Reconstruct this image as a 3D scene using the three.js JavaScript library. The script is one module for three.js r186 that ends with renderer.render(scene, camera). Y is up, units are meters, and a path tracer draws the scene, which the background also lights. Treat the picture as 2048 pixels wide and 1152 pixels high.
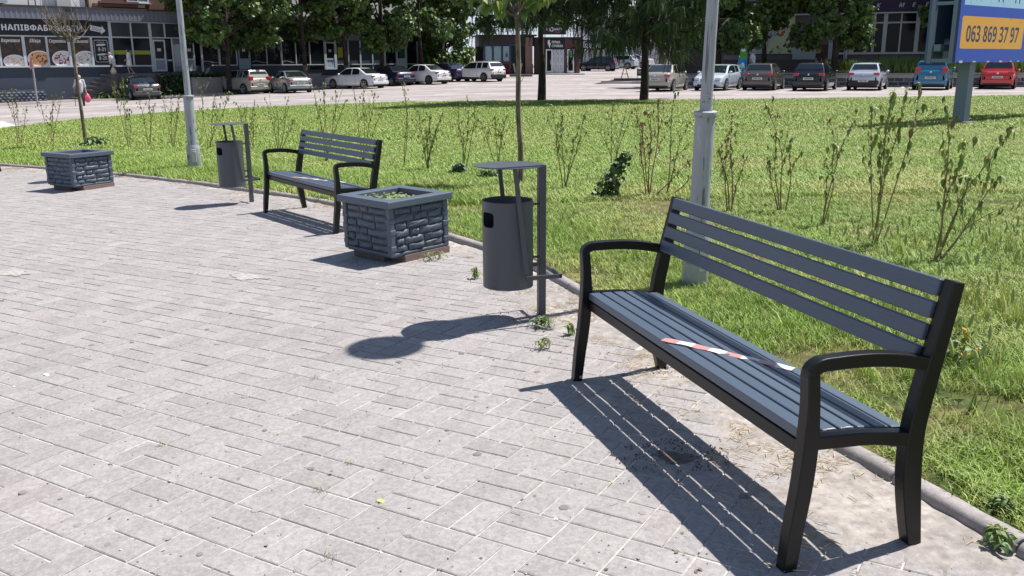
import * as THREE from 'three';
import { mergeGeometries } from 'three/addons/utils/BufferGeometryUtils.js';
import { RoundedBoxGeometry } from 'three/addons/geometries/RoundedBoxGeometry.js';
import { MarchingCubes } from 'three/addons/objects/MarchingCubes.js';
import { Brush, Evaluator, SUBTRACTION } from 'three-bvh-csg';

// ---------------------------------------------------------------- camera, sky, sun, exposure
const EYE = 1.5114;
const camera = new THREE.PerspectiveCamera(35.67, 16 / 9, 0.1, 900);
camera.position.set(0, EYE, 0);
camera.rotation.order = 'YXZ';
camera.rotation.set(-0.24706, 0, -0.00596);
const renderer = new THREE.WebGLRenderer({ antialias: true });
renderer.setSize(1024, 576);
renderer.toneMapping = THREE.LinearToneMapping;
renderer.toneMappingExposure = 1.54;
renderer.shadowMap.enabled = true;
const scene = new THREE.Scene();
const SUN_AZ = 66.5 * Math.PI / 180, SUN_EL = 63.5 * Math.PI / 180;
const sunDir = new THREE.Vector3(Math.sin(SUN_AZ) * Math.cos(SUN_EL), Math.sin(SUN_EL), -Math.cos(SUN_AZ) * Math.cos(SUN_EL));
{
  const w = 512, h = 256, d = new Float32Array(w * h * 4), v = new THREE.Vector3();
  for (let j = 0; j < h; j++) for (let i = 0; i < w; i++) {
    const el = ((j + .5) / h - .5) * Math.PI, az = ((i + .5) / w - .5) * 2 * Math.PI;
    v.set(Math.cos(el) * Math.cos(az), Math.sin(el), Math.cos(el) * Math.sin(az));
    const up = Math.max(0, v.y), t = Math.pow(1 - up, 2.6), k = Math.max(0, v.dot(sunDir)), g = .35 * Math.pow(k, 7);
    let c = [.125 + .62 * t + g, .22 + .60 * t + g * .95, .43 + .47 * t + g * .85];
    if (v.y < 0) c = [.3, .29, .27];
    d.set([c[0] * .64, c[1] * .64, c[2] * .64, 1], (j * w + i) * 4);
  }
  const sky = new THREE.DataTexture(d, w, h, THREE.RGBAFormat, THREE.FloatType);
  sky.mapping = THREE.EquirectangularReflectionMapping; sky.magFilter = sky.minFilter = THREE.LinearFilter; sky.needsUpdate = true;
  scene.background = sky; scene.environment = sky;
}
const sun = new THREE.DirectionalLight(new THREE.Color(1, .955, .89), 5);
sun.position.copy(sunDir).multiplyScalar(120).add(new THREE.Vector3(0, 0, -40)); sun.target.position.set(0, 0, -40);
sun.castShadow = true; sun.shadow.mapSize.set(4096, 4096);
Object.assign(sun.shadow.camera, { left: -90, right: 90, top: 90, bottom: -90, near: 1, far: 320 });
scene.add(sun, sun.target);

// ---------------------------------------------------------------- helpers
function rng(s) { return () => { s |= 0; s = s + 0x6D2B79F5 | 0; let t = Math.imul(s ^ s >>> 15, 1 | s); t = t + Math.imul(t ^ t >>> 7, 61 | t) ^ t; return ((t ^ t >>> 14) >>> 0) / 4294967296; }; }
const R = rng(7), rr = (a, b) => a + (b - a) * R();
const sm = q => (q = Math.min(1, Math.max(0, q)), q * q * (3 - 2 * q)), lerp = (a, b, t) => a + (b - a) * t;
function hash2(x, y, s) { let h = Math.imul(x | 0, 374761393) ^ Math.imul(y | 0, 668265263) ^ Math.imul(s | 0, 974634533); h = Math.imul(h ^ h >>> 13, 1274126177); return ((h ^ h >>> 16) >>> 0) / 4294967296; }
function vn(x, y, s = 0, p = 0) { // value noise, period p when given
  const xi = Math.floor(x), yi = Math.floor(y), fx = x - xi, fy = y - yi, u = fx * fx * (3 - 2 * fx), v = fy * fy * (3 - 2 * fy), m = q => p ? ((q % p) + p) % p : q;
  const a = hash2(m(xi), m(yi), s), b = hash2(m(xi + 1), m(yi), s), c = hash2(m(xi), m(yi + 1), s), d = hash2(m(xi + 1), m(yi + 1), s);
  return lerp(lerp(a, b, u), lerp(c, d, u), v);
}
const fbm = (x, y, s = 0, o = 4, p = 0) => { let a = 0, w = .5, t = 0; for (let k = 0; k < o; k++) { a += w * vn(x, y, s + k, p); t += w; w *= .5; x *= 2; y *= 2; p *= 2; } return a / t; };
function tex(n, fn, srgb = true, rep = 1) { // fn(u, v) -> [r, g, b] 0..1 or a number
  const d = new Uint8Array(n * n * 4);
  for (let j = 0; j < n; j++) for (let i = 0; i < n; i++) { let c = fn(i / n, j / n); if (typeof c === 'number') c = [c, c, c]; for (let k = 0; k < 3; k++) d[(j * n + i) * 4 + k] = Math.max(0, Math.min(255, c[k] * 255)); d[(j * n + i) * 4 + 3] = 255; }
  const t = new THREE.DataTexture(d, n, n, THREE.RGBAFormat); t.wrapS = t.wrapT = THREE.RepeatWrapping; t.magFilter = THREE.LinearFilter; t.minFilter = THREE.LinearFilter;
  if (srgb) t.colorSpace = THREE.SRGBColorSpace; t.repeat.set(rep, rep); t.needsUpdate = true; return t;
}
function print(w, h, draw) { const c = document.createElement('canvas'); c.width = w; c.height = h; draw(c.getContext('2d'), w, h); const t = new THREE.CanvasTexture(c); t.colorSpace = THREE.SRGBColorSpace; return t; }
const lin = (r, g, b) => new THREE.Color().setRGB(r, g, b);
const mat = (c, rough = .7, o = {}) => new THREE.MeshStandardMaterial({ color: Array.isArray(c) ? lin(...c) : new THREE.Color(c), roughness: rough, ...o });
const phys = (c, rough, o = {}) => new THREE.MeshPhysicalMaterial({ color: lin(...c), roughness: rough, ...o });
function merge(gs) {
  return gs.length === 1 ? gs[0] : mergeGeometries(gs.map(g => {
    const q = g.index ? g.toNonIndexed() : g.clone(); if (!q.attributes.normal) q.computeVertexNormals();
    for (const k of Object.keys(q.attributes)) if (!['position', 'normal', 'uv'].includes(k)) q.deleteAttribute(k);
    if (!q.attributes.uv) q.setAttribute('uv', new THREE.BufferAttribute(new Float32Array(q.attributes.position.count * 2), 2));
    q.morphAttributes = {}; return q;
  }));
}
const _q = new THREE.Quaternion(), _e = new THREE.Euler();
function tr(g, x = 0, y = 0, z = 0, rx = 0, ry = 0, rz = 0) { return g.applyMatrix4(new THREE.Matrix4().compose(new THREE.Vector3(x, y, z), _q.setFromEuler(_e.set(rx, ry, rz)), new THREE.Vector3(1, 1, 1))); }
const bx = (w, h, d, x, y, z, rx, ry, rz) => tr(new THREE.BoxGeometry(w, h, d), x, y, z, rx, ry, rz);
const rb = (w, h, d, r, x, y, z, rx, ry, rz) => tr(new RoundedBoxGeometry(w, h, d, 2, r), x, y, z, rx, ry, rz);
const cy = (r1, r2, h, n, x, y, z, rx, ry, rz) => tr(new THREE.CylinderGeometry(r1, r2, h, n), x, y, z, rx, ry, rz);
const V = (x, y, z) => new THREE.Vector3(x, y, z);
function bar(a, b, w, d = w) { // square bar from a to b
  const A = V(...a), D = V(...b).sub(A), g = new THREE.BoxGeometry(w, D.length(), d);
  g.applyMatrix4(new THREE.Matrix4().makeRotationFromQuaternion(new THREE.Quaternion().setFromUnitVectors(V(0, 1, 0), D.clone().normalize())));
  return g.translate(A.x + D.x / 2, A.y + D.y / 2, A.z + D.z / 2);
}
function limb(pts, r0, r1, n = 6, seg = 0) { // tapered tube through points
  const c = new THREE.CatmullRomCurve3(pts.map(p => p.isVector3 ? p : V(...p))), s = seg || Math.max(3, pts.length * 3), fr = c.computeFrenetFrames(s, false), P = [], I = [];
  for (let k = 0; k <= s; k++) { const t = k / s, p = c.getPoint(t), r = lerp(r0, r1, t); for (let j = 0; j <= n; j++) { const a = j / n * Math.PI * 2, o = fr.normals[k].clone().multiplyScalar(Math.cos(a) * r).addScaledVector(fr.binormals[k], Math.sin(a) * r).add(p); P.push(o.x, o.y, o.z); } }
  for (let k = 0; k < s; k++) for (let j = 0; j < n; j++) { const a = k * (n + 1) + j, b = a + n + 1; I.push(a, b, a + 1, a + 1, b, b + 1); }
  const g = new THREE.BufferGeometry(); g.setAttribute('position', new THREE.Float32BufferAttribute(P, 3)); g.setIndex(I);
  const uv = []; for (let k = 0; k <= s; k++) for (let j = 0; j <= n; j++) uv.push(j / n, k / s * 3); g.setAttribute('uv', new THREE.Float32BufferAttribute(uv, 2));
  g.computeVertexNormals(); return g;
}
function grid(nu, nv, fn) { // fn(u, v) -> [x, y, z]; uv = xz metres unless fn gives 5 numbers
  const P = [], U = [], I = [];
  for (let j = 0; j <= nv; j++) for (let i = 0; i <= nu; i++) { const p = fn(i / nu, j / nv); P.push(p[0], p[1], p[2]); U.push(p.length > 3 ? p[3] : p[0], p.length > 3 ? p[4] : p[2]); }
  for (let j = 0; j < nv; j++) for (let i = 0; i < nu; i++) { const a = j * (nu + 1) + i, b = a + nu + 1; I.push(a, b, a + 1, a + 1, b, b + 1); }
  const g = new THREE.BufferGeometry(); g.setAttribute('position', new THREE.Float32BufferAttribute(P, 3)); g.setAttribute('uv', new THREE.Float32BufferAttribute(U, 2)); g.setIndex(I); g.computeVertexNormals(); return g;
}
const used = {};
function num(n) { const k = used[n] = (used[n] ?? -1) + 1; return k ? n + '_' + String(k).padStart(3, '0') : n; }
function tag(o, label, category, group, kind) { Object.assign(o.userData, { label, category }); if (group) o.userData.group = group; if (kind) o.userData.kind = kind; return o; }
function thing(name, label, category, x = 0, y = 0, z = 0, ry = 0, group) { const o = new THREE.Group(); o.name = num(name); o.position.set(x, y, z); o.rotation.y = ry; scene.add(o); return tag(o, label, category, group); }
function part(name, gs, m, parent, label) { const o = new THREE.Mesh(Array.isArray(gs) ? merge(gs) : gs, m); o.name = name; o.castShadow = o.receiveShadow = true; if (label) o.userData.label = label; parent.add(o); return o; }
function top(name, gs, m, label, category, group, kind) { const o = part(num(name), gs, m, scene); return tag(o, label, category, group, kind); }
function struct(name, gs, m, label) { const o = part(num(name), gs, m, scene, label); o.userData.kind = 'structure'; return o; }
function inst(name, geo, m, list, parent = scene) { // list of [matrix, color]
  const o = new THREE.InstancedMesh(geo, m, list.length); o.name = name;
  list.forEach((q, i) => { o.setMatrixAt(i, q[0]); if (q[1]) o.setColorAt(i, q[1]); });
  o.castShadow = o.receiveShadow = true; o.userData.kind = 'stuff'; parent.add(o); return o;
}
const M4 = (x, y, z, rx, ry, rz, s = 1, sy = s) => new THREE.Matrix4().compose(V(x, y, z), new THREE.Quaternion().setFromEuler(new THREE.Euler(rx, ry, rz, 'YXZ')), V(s, sy, s));

// the lie of the land: the square tilts down to the left, the street rises far off
const TILT = .0271;
function G(x, z) {
  const a = x < 1.5 ? TILT * x : TILT * (1.5 + 2 * (1 - Math.exp(-(x - 1.5) / 2))), t = Math.max(0, -z - 62);
  return a + .0245 * t * t / (t + 6) - .19 * sm((-z - 36) / 9) * sm((x + 3) / 9);
}
const KERB = new THREE.CatmullRomCurve3([[2.75, .4], [2.2, -.9], [1.58, -2.46], [1.02, -4.05], [.47, -5.75], [.15, -6.65], [-.45, -7.72], [-1.3, -9.05], [-2.25, -10.4], [-3.85, -12.0], [-5.4, -13.4], [-8.06, -15.44], [-10.5, -17.1], [-13.5, -18.9], [-17, -20.8], [-21, -23]].map(p => V(p[0], 0, p[1])));
const KP = KERB.getSpacedPoints(240).map(p => [p.x, p.z]);
const FAR = [[11, .4], [15, -14], [22, -33], [22, -36.1], [20.1, -35.8], [16.9, -35.3], [12.8, -34.4], [8.8, -33.7], [4.9, -33.7], [1.2, -35.3], [-2.5, -37.5], [-4.7, -38.3], [-6.8, -38.5], [-8.9, -38.3], [-10.9, -37.9], [-12.7, -36.9], [-14.1, -35.3], [-15.1, -33.4], [-15.7, -31], [-15.6, -28.6], [-16.5, -26.9], [-19, -25.4], [-22, -24.6]];
const FC = new THREE.CatmullRomCurve3(FAR.map(p => V(p[0], 0, p[1]))), FP = FC.getSpacedPoints(240).map(p => [p.x, p.z]);
const LAWN = KP.concat(FP.slice().reverse());
function inLawn(x, z) { let c = false; for (let i = 0, j = LAWN.length - 1; i < LAWN.length; j = i++) { const a = LAWN[i], b = LAWN[j]; if ((a[1] > z) !== (b[1] > z) && x < (b[0] - a[0]) * (z - a[1]) / (b[1] - a[1]) + a[0]) c = !c; } return c; }
function kerbDist(x, z) { // signed: positive on the square, negative on the lawn
  let best = 1e9, s = 1; for (let i = 1; i < KP.length; i++) { const a = KP[i - 1], b = KP[i], dx = b[0] - a[0], dz = b[1] - a[1], l = dx * dx + dz * dz, t = Math.max(0, Math.min(1, ((x - a[0]) * dx + (z - a[1]) * dz) / l)), ex = x - a[0] - dx * t, ez = z - a[1] - dz * t, q = ex * ex + ez * ez; if (q < best) { best = q; s = dx * ez - dz * ex < 0 ? 1 : -1; } } return Math.sqrt(best) * s; }
const LAWN_UP = .035;

// ---------------------------------------------------------------- surface textures
const grainT = tex(512, (u, v) => { const n = fbm(u * 64, v * 64, 3, 3, 64), s = vn(u * 256, v * 256, 9, 256), b = fbm(u * 8, v * 8, 5, 4, 8); return .80 + .16 * (n - .5) + .10 * (s - .5) + .10 * (b - .5) + (s > .97 ? -.16 : 0) + (vn(u * 200, v * 200, 19, 200) > .965 ? .12 : 0); });
const roughT = tex(256, (u, v) => .5 + .5 * (fbm(u * 32, v * 32, 21, 4, 32) - .5) + .25 * (vn(u * 128, v * 128, 22, 128) - .5), false);
const woodT = tex(256, (u, v) => { const n = fbm(u * 4, v * 60, 31, 4, 4), f = vn(u * 10, v * 128, 36, 10); return .5 + .5 * (n - .5) + .3 * (f - .5); }, false);
const barkT = tex(256, (u, v) => { const n = fbm(u * 12, v * 5, 41, 5, 0), f = Math.abs(fbm(u * 9, v * 4, 44, 3) - .5) * 2; return [.62 + .5 * (n - .5) - .25 * (1 - f), .60 + .5 * (n - .5) - .25 * (1 - f), .57 + .48 * (n - .5) - .25 * (1 - f)]; });
const dirtT = tex(512, (u, v) => { const n = fbm(u * 40, v * 40, 51, 4, 40), b = fbm(u * 6, v * 6, 55, 4, 6), s = vn(u * 170, v * 170, 58, 170); const q = .76 + .28 * (n - .5) + .24 * (b - .5) + (s > .93 ? -.18 : 0) + (s < .06 ? .1 : 0); return [q, q * .985, q * .968]; });
const asphT = tex(512, (u, v) => { const n = fbm(u * 30, v * 30, 61, 5, 30), b = fbm(u * 4, v * 4, 65, 4, 4), c = Math.abs(fbm(u * 5, v * 5, 69, 5, 5) - .5); const q = .80 + .16 * (n - .5) + .34 * (b - .5) - (c < .006 ? .2 : 0); return [q, q * .965, q * .955]; });
const soilT = tex(512, (u, v) => { const n = fbm(u * 48, v * 48, 71, 4, 48), b = fbm(u * 7, v * 7, 75, 4, 7), k = sm((b - .4) * 5); const g = .75 + .5 * (n - .5); return [lerp(.40, .60, k) * g, lerp(.48, .57, k) * g, lerp(.16, .34, k) * g]; });
for (const [t, r] of [[grainT, 1 / .9], [dirtT, 1 / 1.1], [asphT, 1 / 9], [soilT, 1 / 2.4], [roughT, 2]]) t.repeat.set(r, r);

// ---------------------------------------------------------------- ground: road, lawn, square
{
  const g = grid(150, 160, (u, v) => { const x = lerp(-130, 130, u), z = lerp(14, -250, v); return [x, G(x, z) - .3 * sm((z + 27.5) / 4), z]; });
  struct('road', g, mat([.50, .482, .478], .93, { map: asphT, bumpMap: asphT, bumpScale: .004 }), 'pale worn asphalt street and car park');
}
const soilM = mat([.62, .62, .62], 1, { map: soilT });
{
  const g = grid(240, 80, (u, v) => { const k = KP[Math.round(u * 240)], f = FP[Math.round(u * 240)], t = v < .5 ? v * v * 2 * .5 + v * .25 : 0, w = v < .5 ? t : v; const q = Math.pow(v, 1.7), x = lerp(k[0], f[0], q), z = lerp(k[1], f[1], q); return [x, G(x, z) + LAWN_UP + .02 * (fbm(x * .6, z * .6, 5, 2) - .5) - (v === 1 ? .05 : 0), z]; });
  struct('lawn', g, soilM, 'green lawn with dry patches between the square and the street');
}
// paving: a tilted frame with the basket-weave grid of the square
const MOD = .2247, YAW = .5543, GX = -.7698, GZ = -3.3275;
const paving = new THREE.Group(); paving.name = 'paving'; paving.userData = { kind: 'structure', label: 'grey basket-weave paved square with sandy joints' };
paving.rotation.set(0, -YAW, Math.atan(TILT), 'ZYX'); paving.position.set(GX, TILT * GX, GZ); scene.add(paving);
const toWorld = (a, b) => [GX + a * Math.cos(YAW) - b * Math.sin(YAW), GZ + a * Math.sin(YAW) + b * Math.cos(YAW)];
const toGrid = (x, z) => [(x - GX) * Math.cos(YAW) + (z - GZ) * Math.sin(YAW), -(x - GX) * Math.sin(YAW) + (z - GZ) * Math.cos(YAW)];
const paverM = [0, 1, 2, 3].map(k => mat([[.466, .436, .430], [.485, .455, .45], [.445, .416, .412], [.474, .442, .434]][k], .9, { map: grainT, bumpMap: grainT, bumpScale: .0012 }));
const paverVM = mat([1, 1, 1], .9, { map: grainT, bumpMap: grainT, bumpScale: .0012, vertexColors: true });
function paverGeo(lx, lz, seed) {
  const r = rng(seed), c = .0032, d = .0028, H = .035, P = [], I = [], U = [], ou = r() * 7, ov = r() * 7;
  const ring = (hx, hz, y, j) => [[-1, -1], [1, -1], [1, 1], [-1, 1]].forEach(([a, b]) => { const x = a * hx + (r() - .5) * j, z = b * hz + (r() - .5) * j; P.push(x, y, z); U.push(x + ou, z + ov); });
  ring(lx / 2 - c, lz / 2 - c, 0, .003); ring(lx / 2, lz / 2, -d, .002); ring(lx / 2, lz / 2, -H, 0);
  I.push(0, 2, 1, 0, 3, 2); for (let k = 0; k < 2; k++) for (let i = 0; i < 4; i++) { const a = k * 4 + i, b = k * 4 + (i + 1) % 4; I.push(a, b, a + 4, b, b + 4, a + 4); }
  let g = new THREE.BufferGeometry(); g.setAttribute('position', new THREE.Float32BufferAttribute(P, 3)); g.setAttribute('uv', new THREE.Float32BufferAttribute(U, 2)); g.setIndex(I); g = g.toNonIndexed(); g.computeVertexNormals(); return g;
}
{
  const S = MOD - .0065, s = MOD / 2 - .0065, geos = [0, 1, 2, 3, 4, 5, 6, 7].map(k => k % 2 ? paverGeo(s, S, 90 + k) : paverGeo(S, s, 90 + k)), L = [];
  for (let i = -70; i < 30; i++) for (let j = -80; j < 16; j++) for (let h = 0; h < 2; h++) {
    const even = (((i + j) % 2) + 2) % 2 === 0, a = (i + (even ? .5 : .25 + .5 * h)) * MOD, b = (j + (even ? .25 + .5 * h : .5)) * MOD, [x, z] = toWorld(a, b);
    if (z > -.6 || x < -3.2 + z * .78 || z < -19 - .2 * x || kerbDist(x, z) < .10) continue;
    const sx = x / -z * 1790 + 1024, zc = -z * .969 + EYE * .245, sy = 576 + 1790 * (EYE * .969 + z * .245 * 1) / zc;
    L.push({ a, b, even, d: -z, inside: z < -2.0 && sx > -10 && sx < 2058, y: (R() - .5) * .0024 - (R() < .03 ? .002 : 0), rx: (R() - .5) * .008, rz: (R() - .5) * .008, ry: (R() - .5) * .012, k: Math.floor(R() * 4), m: Math.floor(R() * 4), t: fbm(x * .5, z * .5, 77, 3) });
  }
  L.sort((p, q) => (q.inside - p.inside) || p.d - q.d);
  const rest = [], col = [];
  L.forEach((p, n) => {
    const geo = geos[p.k * 2 + (p.even ? 0 : 1)];
    if (n < 300) { const o = part('paver', geo, paverM[p.m], paving); o.name = n ? 'paver_' + String(n).padStart(3, '0') : 'paver'; o.position.set(p.a, p.y, p.b); o.rotation.set(p.rx, p.ry, p.rz); return; }
    const g = geo.clone().applyMatrix4(M4(p.a, p.y, p.b, p.rx, p.ry, p.rz)), q = g.attributes.uv, tone = .462 + .07 * (R() - .5) + .05 * (p.t - .5), warm = .012 * R();
    for (let i = 0; i < q.count; i++) { q.setXY(i, q.getX(i) + (n % 13) * .37, q.getY(i) + (n % 17) * .23); col.push(tone + warm, tone - .029, tone - .033); }
    rest.push(g);
  });
  const g = mergeGeometries(rest); g.setAttribute('color', new THREE.Float32BufferAttribute(col, 3));
  part('far_paver', g, paverVM, paving).userData.kind = 'stuff';
}
const sandM = mat([.80, .765, .75], 1, { map: dirtT, bumpMap: dirtT, bumpScale: .003 });
{ // joint sand, and the sandy dirt that lies over the pavers along the kerb
  const g = grid(60, 60, (u, v) => { const a = lerp(-18, 8, u), b = lerp(-19, 4.5, v); return [a, -.0040, b]; });
  const pos = g.attributes.position, keep = []; const id = g.index.array;
  for (let t = 0; t < id.length; t += 3) { let ok = false; for (let k = 0; k < 3; k++) { const [x, z] = toWorld(pos.getX(id[t + k]), pos.getZ(id[t + k])); if (kerbDist(x, z) > -.1) ok = true; } if (ok) keep.push(id[t], id[t + 1], id[t + 2]); }
  g.setIndex(keep); part('joint_sand', g, sandM, paving);
}
const dirtAmount = (x, z, d) => { // 0 .. 1
  const n = fbm(x * 2.6, z * 2.6, 81, 4), bench = Math.exp(-Math.pow(Math.hypot(x - 1.0, (z + 3.1) * .55) / .72, 2)), bin = Math.exp(-Math.pow(Math.hypot(x - .25, z + 5.3) / .5, 2));
  return sm((.66 - d * 1.15 + (n - .5) * 1.5 + .48 * bench + .42 * bin) * 1.3);
};
{
  const N = 760, W = 1.5, nv = 62, P = [];
  const pts = KERB.getSpacedPoints(N);
  const g = grid(N, nv, (u, v) => { const i = Math.round(u * N), p = pts[i], q = pts[Math.min(N, i + 1)], o = pts[Math.max(0, i - 1)], tx = q.x - o.x, tz = q.z - o.z, l = Math.hypot(tx, tz), d = v * W, x = p.x + tz / l * d, z = p.z - tx / l * d; const k = dirtAmount(x, z, d), n = fbm(x * 34, z * 34, 83, 3), m = fbm(x * 9, z * 9, 85, 3); return [x, TILT * x - .012 + .016 * k + .009 * k * (n - .5) + .012 * k * (m - .5), z]; });
  struct('sand_drift', g, mat([.57, .535, .515], 1, { map: dirtT, bumpMap: dirtT, bumpScale: .004 }), 'pale sandy dirt drifted over the pavers along the kerb');
}
{ // kerb stones
  const kerb = new THREE.Group(); kerb.name = 'kerb'; kerb.userData = { kind: 'structure', label: 'low rounded concrete kerb between paving and lawn' }; scene.add(kerb);
  const km = [mat([.47, .43, .42], .92, { map: grainT, bumpMap: grainT, bumpScale: .002 }), mat([.42, .39, .38], .92, { map: grainT, bumpMap: grainT, bumpScale: .002 })];
  const len = KERB.getLength(), n = Math.round(len / .52);
  const geo = [0, 1].map(k => { const s = new THREE.Shape(); s.moveTo(-.04, -.12); s.lineTo(.04, -.12); s.lineTo(.04, .02); s.quadraticCurveTo(.036, .05, .005, .052); s.quadraticCurveTo(-.034, .05, -.04, .025); s.closePath(); const g = new THREE.ExtrudeGeometry(s, { depth: .502, bevelEnabled: true, bevelThickness: .004, bevelSize: .004, bevelSegments: 1, steps: 6 }); g.translate(0, 0, -.251); const p = g.attributes.position; for (let i = 0; i < p.count; i++) { const x = p.getX(i), y = p.getY(i), z = p.getZ(i); p.setXYZ(i, x + .004 * (vn(z * 14, y * 20, k) - .5), y + (y > 0 ? .006 * (vn(z * 17, x * 30, k + 5) - .5) : 0), z); } g.computeVertexNormals(); return g; });
  for (let i = 0; i < n; i++) {
    const t = (i + .5) / n, p = KERB.getPointAt(t), d = KERB.getTangentAt(t), o = part(i ? 'kerb_stone_' + String(i).padStart(3, '0') : 'kerb_stone', geo[i % 2], km[R() < .6 ? 0 : 1], kerb);
    o.position.set(p.x, TILT * Math.min(p.x, 1.5) - .010 + (R() - .5) * .01, p.z); o.rotation.set(-Math.asin(d.x * TILT), Math.atan2(d.x, d.z) + (R() - .5) * .015, (R() - .5) * .05, 'YXZ');
  }
}
// zebra crossing far left
{
  const m = mat([.78, .77, .75], .85), gs = [];
  for (let k = 0; k < 6; k++) { const z = -29.4 - k * .82, e = -15.9 - k * .55; gs.push(grid(6, 2, (u, v) => { const X = lerp(e, e - 5, u), Z = z - (v - .5) * .42; return [X, G(X, Z) + .008, Z]; })); }
  gs.forEach(g => { const o = struct('crossing_stripe', g, m, 'white painted crossing stripe on the street'); });
}

// ---------------------------------------------------------------- benches
const slatMs = [[.062, .088, .128], [.058, .083, .123], [.067, .093, .132]].map(c => phys(c, .40, { bumpMap: woodT, bumpScale: .0011, clearcoat: .3, clearcoatRoughness: .35 })), chipM = mat([.42, .42, .41], .8);
const steelM = phys([.0052, .0052, .006], .38, { specularIntensity: .55, clearcoat: .12, clearcoatRoughness: .2 });
function ribbon(pts, W, inset = 0) { // pts [depth, height, half width]; extruded along x
  const c = new THREE.CatmullRomCurve3(pts.map(p => V(p[0], p[1], p[2]))), n = 26, A = [], B2 = [];
  for (let i = 0; i <= n; i++) { const p = c.getPoint(i / n), t = c.getTangent(i / n), l = Math.hypot(t.x, t.y); A.push([p.x - t.y / l * p.z, p.y + t.x / l * p.z]); B2.unshift([p.x + t.y / l * p.z, p.y - t.x / l * p.z]); }
  const s = new THREE.Shape(); A.concat(B2).forEach((p, i) => i ? s.lineTo(...p) : s.moveTo(...p)); s.closePath();
  const b = .004, g = new THREE.ExtrudeGeometry(s, { depth: W - 2 * b - 2 * inset, bevelEnabled: true, bevelThickness: b, bevelSize: b, bevelOffset: -b, bevelSegments: 2 });
  g.translate(0, 0, b + inset); return g.applyMatrix4(new THREE.Matrix4().makeBasis(V(0, 0, 1), V(0, 1, 0), V(1, 0, 0)).multiply(new THREE.Matrix4().identity())); // shape x -> z, depth -> x
}
function flip(g) { const i = g.index; if (i) { const a = i.array; for (let k = 0; k < a.length; k += 3) { const t = a[k]; a[k] = a[k + 1]; a[k + 1] = t; } } else for (const n of Object.keys(g.attributes)) { const q = g.attributes[n], s = q.itemSize, a = q.array; for (let k = 0; k < a.length; k += 3 * s) for (let c = 0; c < s; c++) { const t = a[k + c]; a[k + c] = a[k + s + c]; a[k + s + c] = t; } } g.computeVertexNormals(); return g; }
const BL = 1.827, BW = .046;
function makeBench(label) {
  const t = thing('park_bench', label, 'bench', 0, 0, 0, 0, 'slatted benches along the kerb');
  for (const x of [0, BL - BW]) {
    const put = (name, pts, ins) => { const o = part(name, flip(ribbon(pts, BW, ins)), steelM, t); o.position.x = x; };
    put('leg', [[.018, -.03, .021], [.034, .13, .025], [.052, .27, .026], [.061, .41, .0255], [.06, .52, .021], [.0525, .616, .0197]], 0);
    put('leg', [[.478, -.03, .021], [.449, .13, .030], [.432, .26, .033], [.431, .40, .0305], [.455, .54, .029], [.490, .70, .024], [.524, .858, .0195]], 0);
    put('armrest', [[.0525, .598, .0183], [.0545, .628, .0193], [.077, .6445, .0200], [.13, .648, .0205], [.25, .646, .021], [.37, .63, .021], [.475, .604, .021]], .0015);
    put('seat_rail', [[.07, .408, .021], [.16, .404, .021], [.26, .399, .0205], [.36, .384, .022], [.43, .371, .025]], .0015);
  }
  part('seat_beam', [rb(BL - 2 * BW, .046, .03, .004, BL / 2, .364, .083), rb(BL - 2 * BW, .03, .03, .004, BL / 2, .352, .395), ...[.5, 1.32].map(x => rb(.03, .03, .29, .004, x, .357, .24))], steelM, t);
  const sl = BL - 2 * BW - .004;
  for (let k = 0; k < 6; k++) { const z = .093 + k * .0612, y = [.413, .412, .410, .406, .399, .391][k], a = [.0, .02, .05, .08, .11, .12][k]; const g = rb(sl, k ? .020 : .034, k ? .0511 : .054, .005, 0, 0, 0); fixUV(g, k); const o = part('seat_slat', g, slatMs[k % 3], t); if (k < 3) part('paint_chip', rb(.006, .004, .034 - k * .006, .0015, -sl / 2 + .003, k ? .0088 : .0158, .004), chipM, o); o.position.set(BL / 2, k ? y + .004 : y - .003, z); o.rotation.set(a, 0, 0); }
  for (let k = 0; k < 4; k++) { const h = .8325 - k * .0665, z = lerp(.500, .444, k / 3); const g = rb(sl + .001 * k, .0535, .026, .006, 0, 0, 0); fixUV(g, k + 7); const o = part('back_slat', g, slatMs[(k + 1) % 3], t); o.position.set(BL / 2, h, z); o.rotation.x = .225; }
  { const m = mat([.35, .35, .36], .4, { metalness: .8 }); for (const z of [.03, .49]) for (const x of [BW / 2 + .03, BL - BW / 2 - .03]) part('bolt', cy(.008, .008, .012, 8, x, .012, z), m, t); }
  return t;
}
function fixUV(g, k) { const p = g.attributes.position, n = g.attributes.normal, u = g.attributes.uv; for (let i = 0; i < p.count; i++) u.setXY(i, (p.getX(i) + k * .31) * .9, (Math.abs(n.getY(i)) > .5 ? p.getZ(i) : p.getY(i)) * 4 + k * .17); }
function placeBench(b, x, z, by) { const a = Math.sin(by), c = Math.cos(by); b.rotation.set(0, Math.atan2(-c, a), 0); const mx = x + a * BL / 2 - c * .23, mz = z + c * BL / 2 + a * .23; b.position.set(x, G(mx, mz), z); return b; }
const bench = placeBench(makeBench('nearest grey slatted bench, large in the right foreground, black steel frame'), .8097, -2.3886, -2.8513);
bench.position.y = TILT * .78;
const bench2 = bench.clone(); bench2.name = num('park_bench'); scene.add(bench2); placeBench(bench2, -1.6588, -8.273, -2.5145);
bench2.userData = { ...bench2.userData, label: 'far grey slatted bench between the litter bin and the stone planter' };
const BENCH3 = [-8.93, -14.81]; const bench3 = bench.clone(); bench3.name = num('park_bench'); scene.add(bench3); placeBench(bench3, BENCH3[0], BENCH3[1], -2.22);
bench3.userData = { ...bench3.userData, label: 'bench cut off by the left edge, only a black leg showing' };
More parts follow.
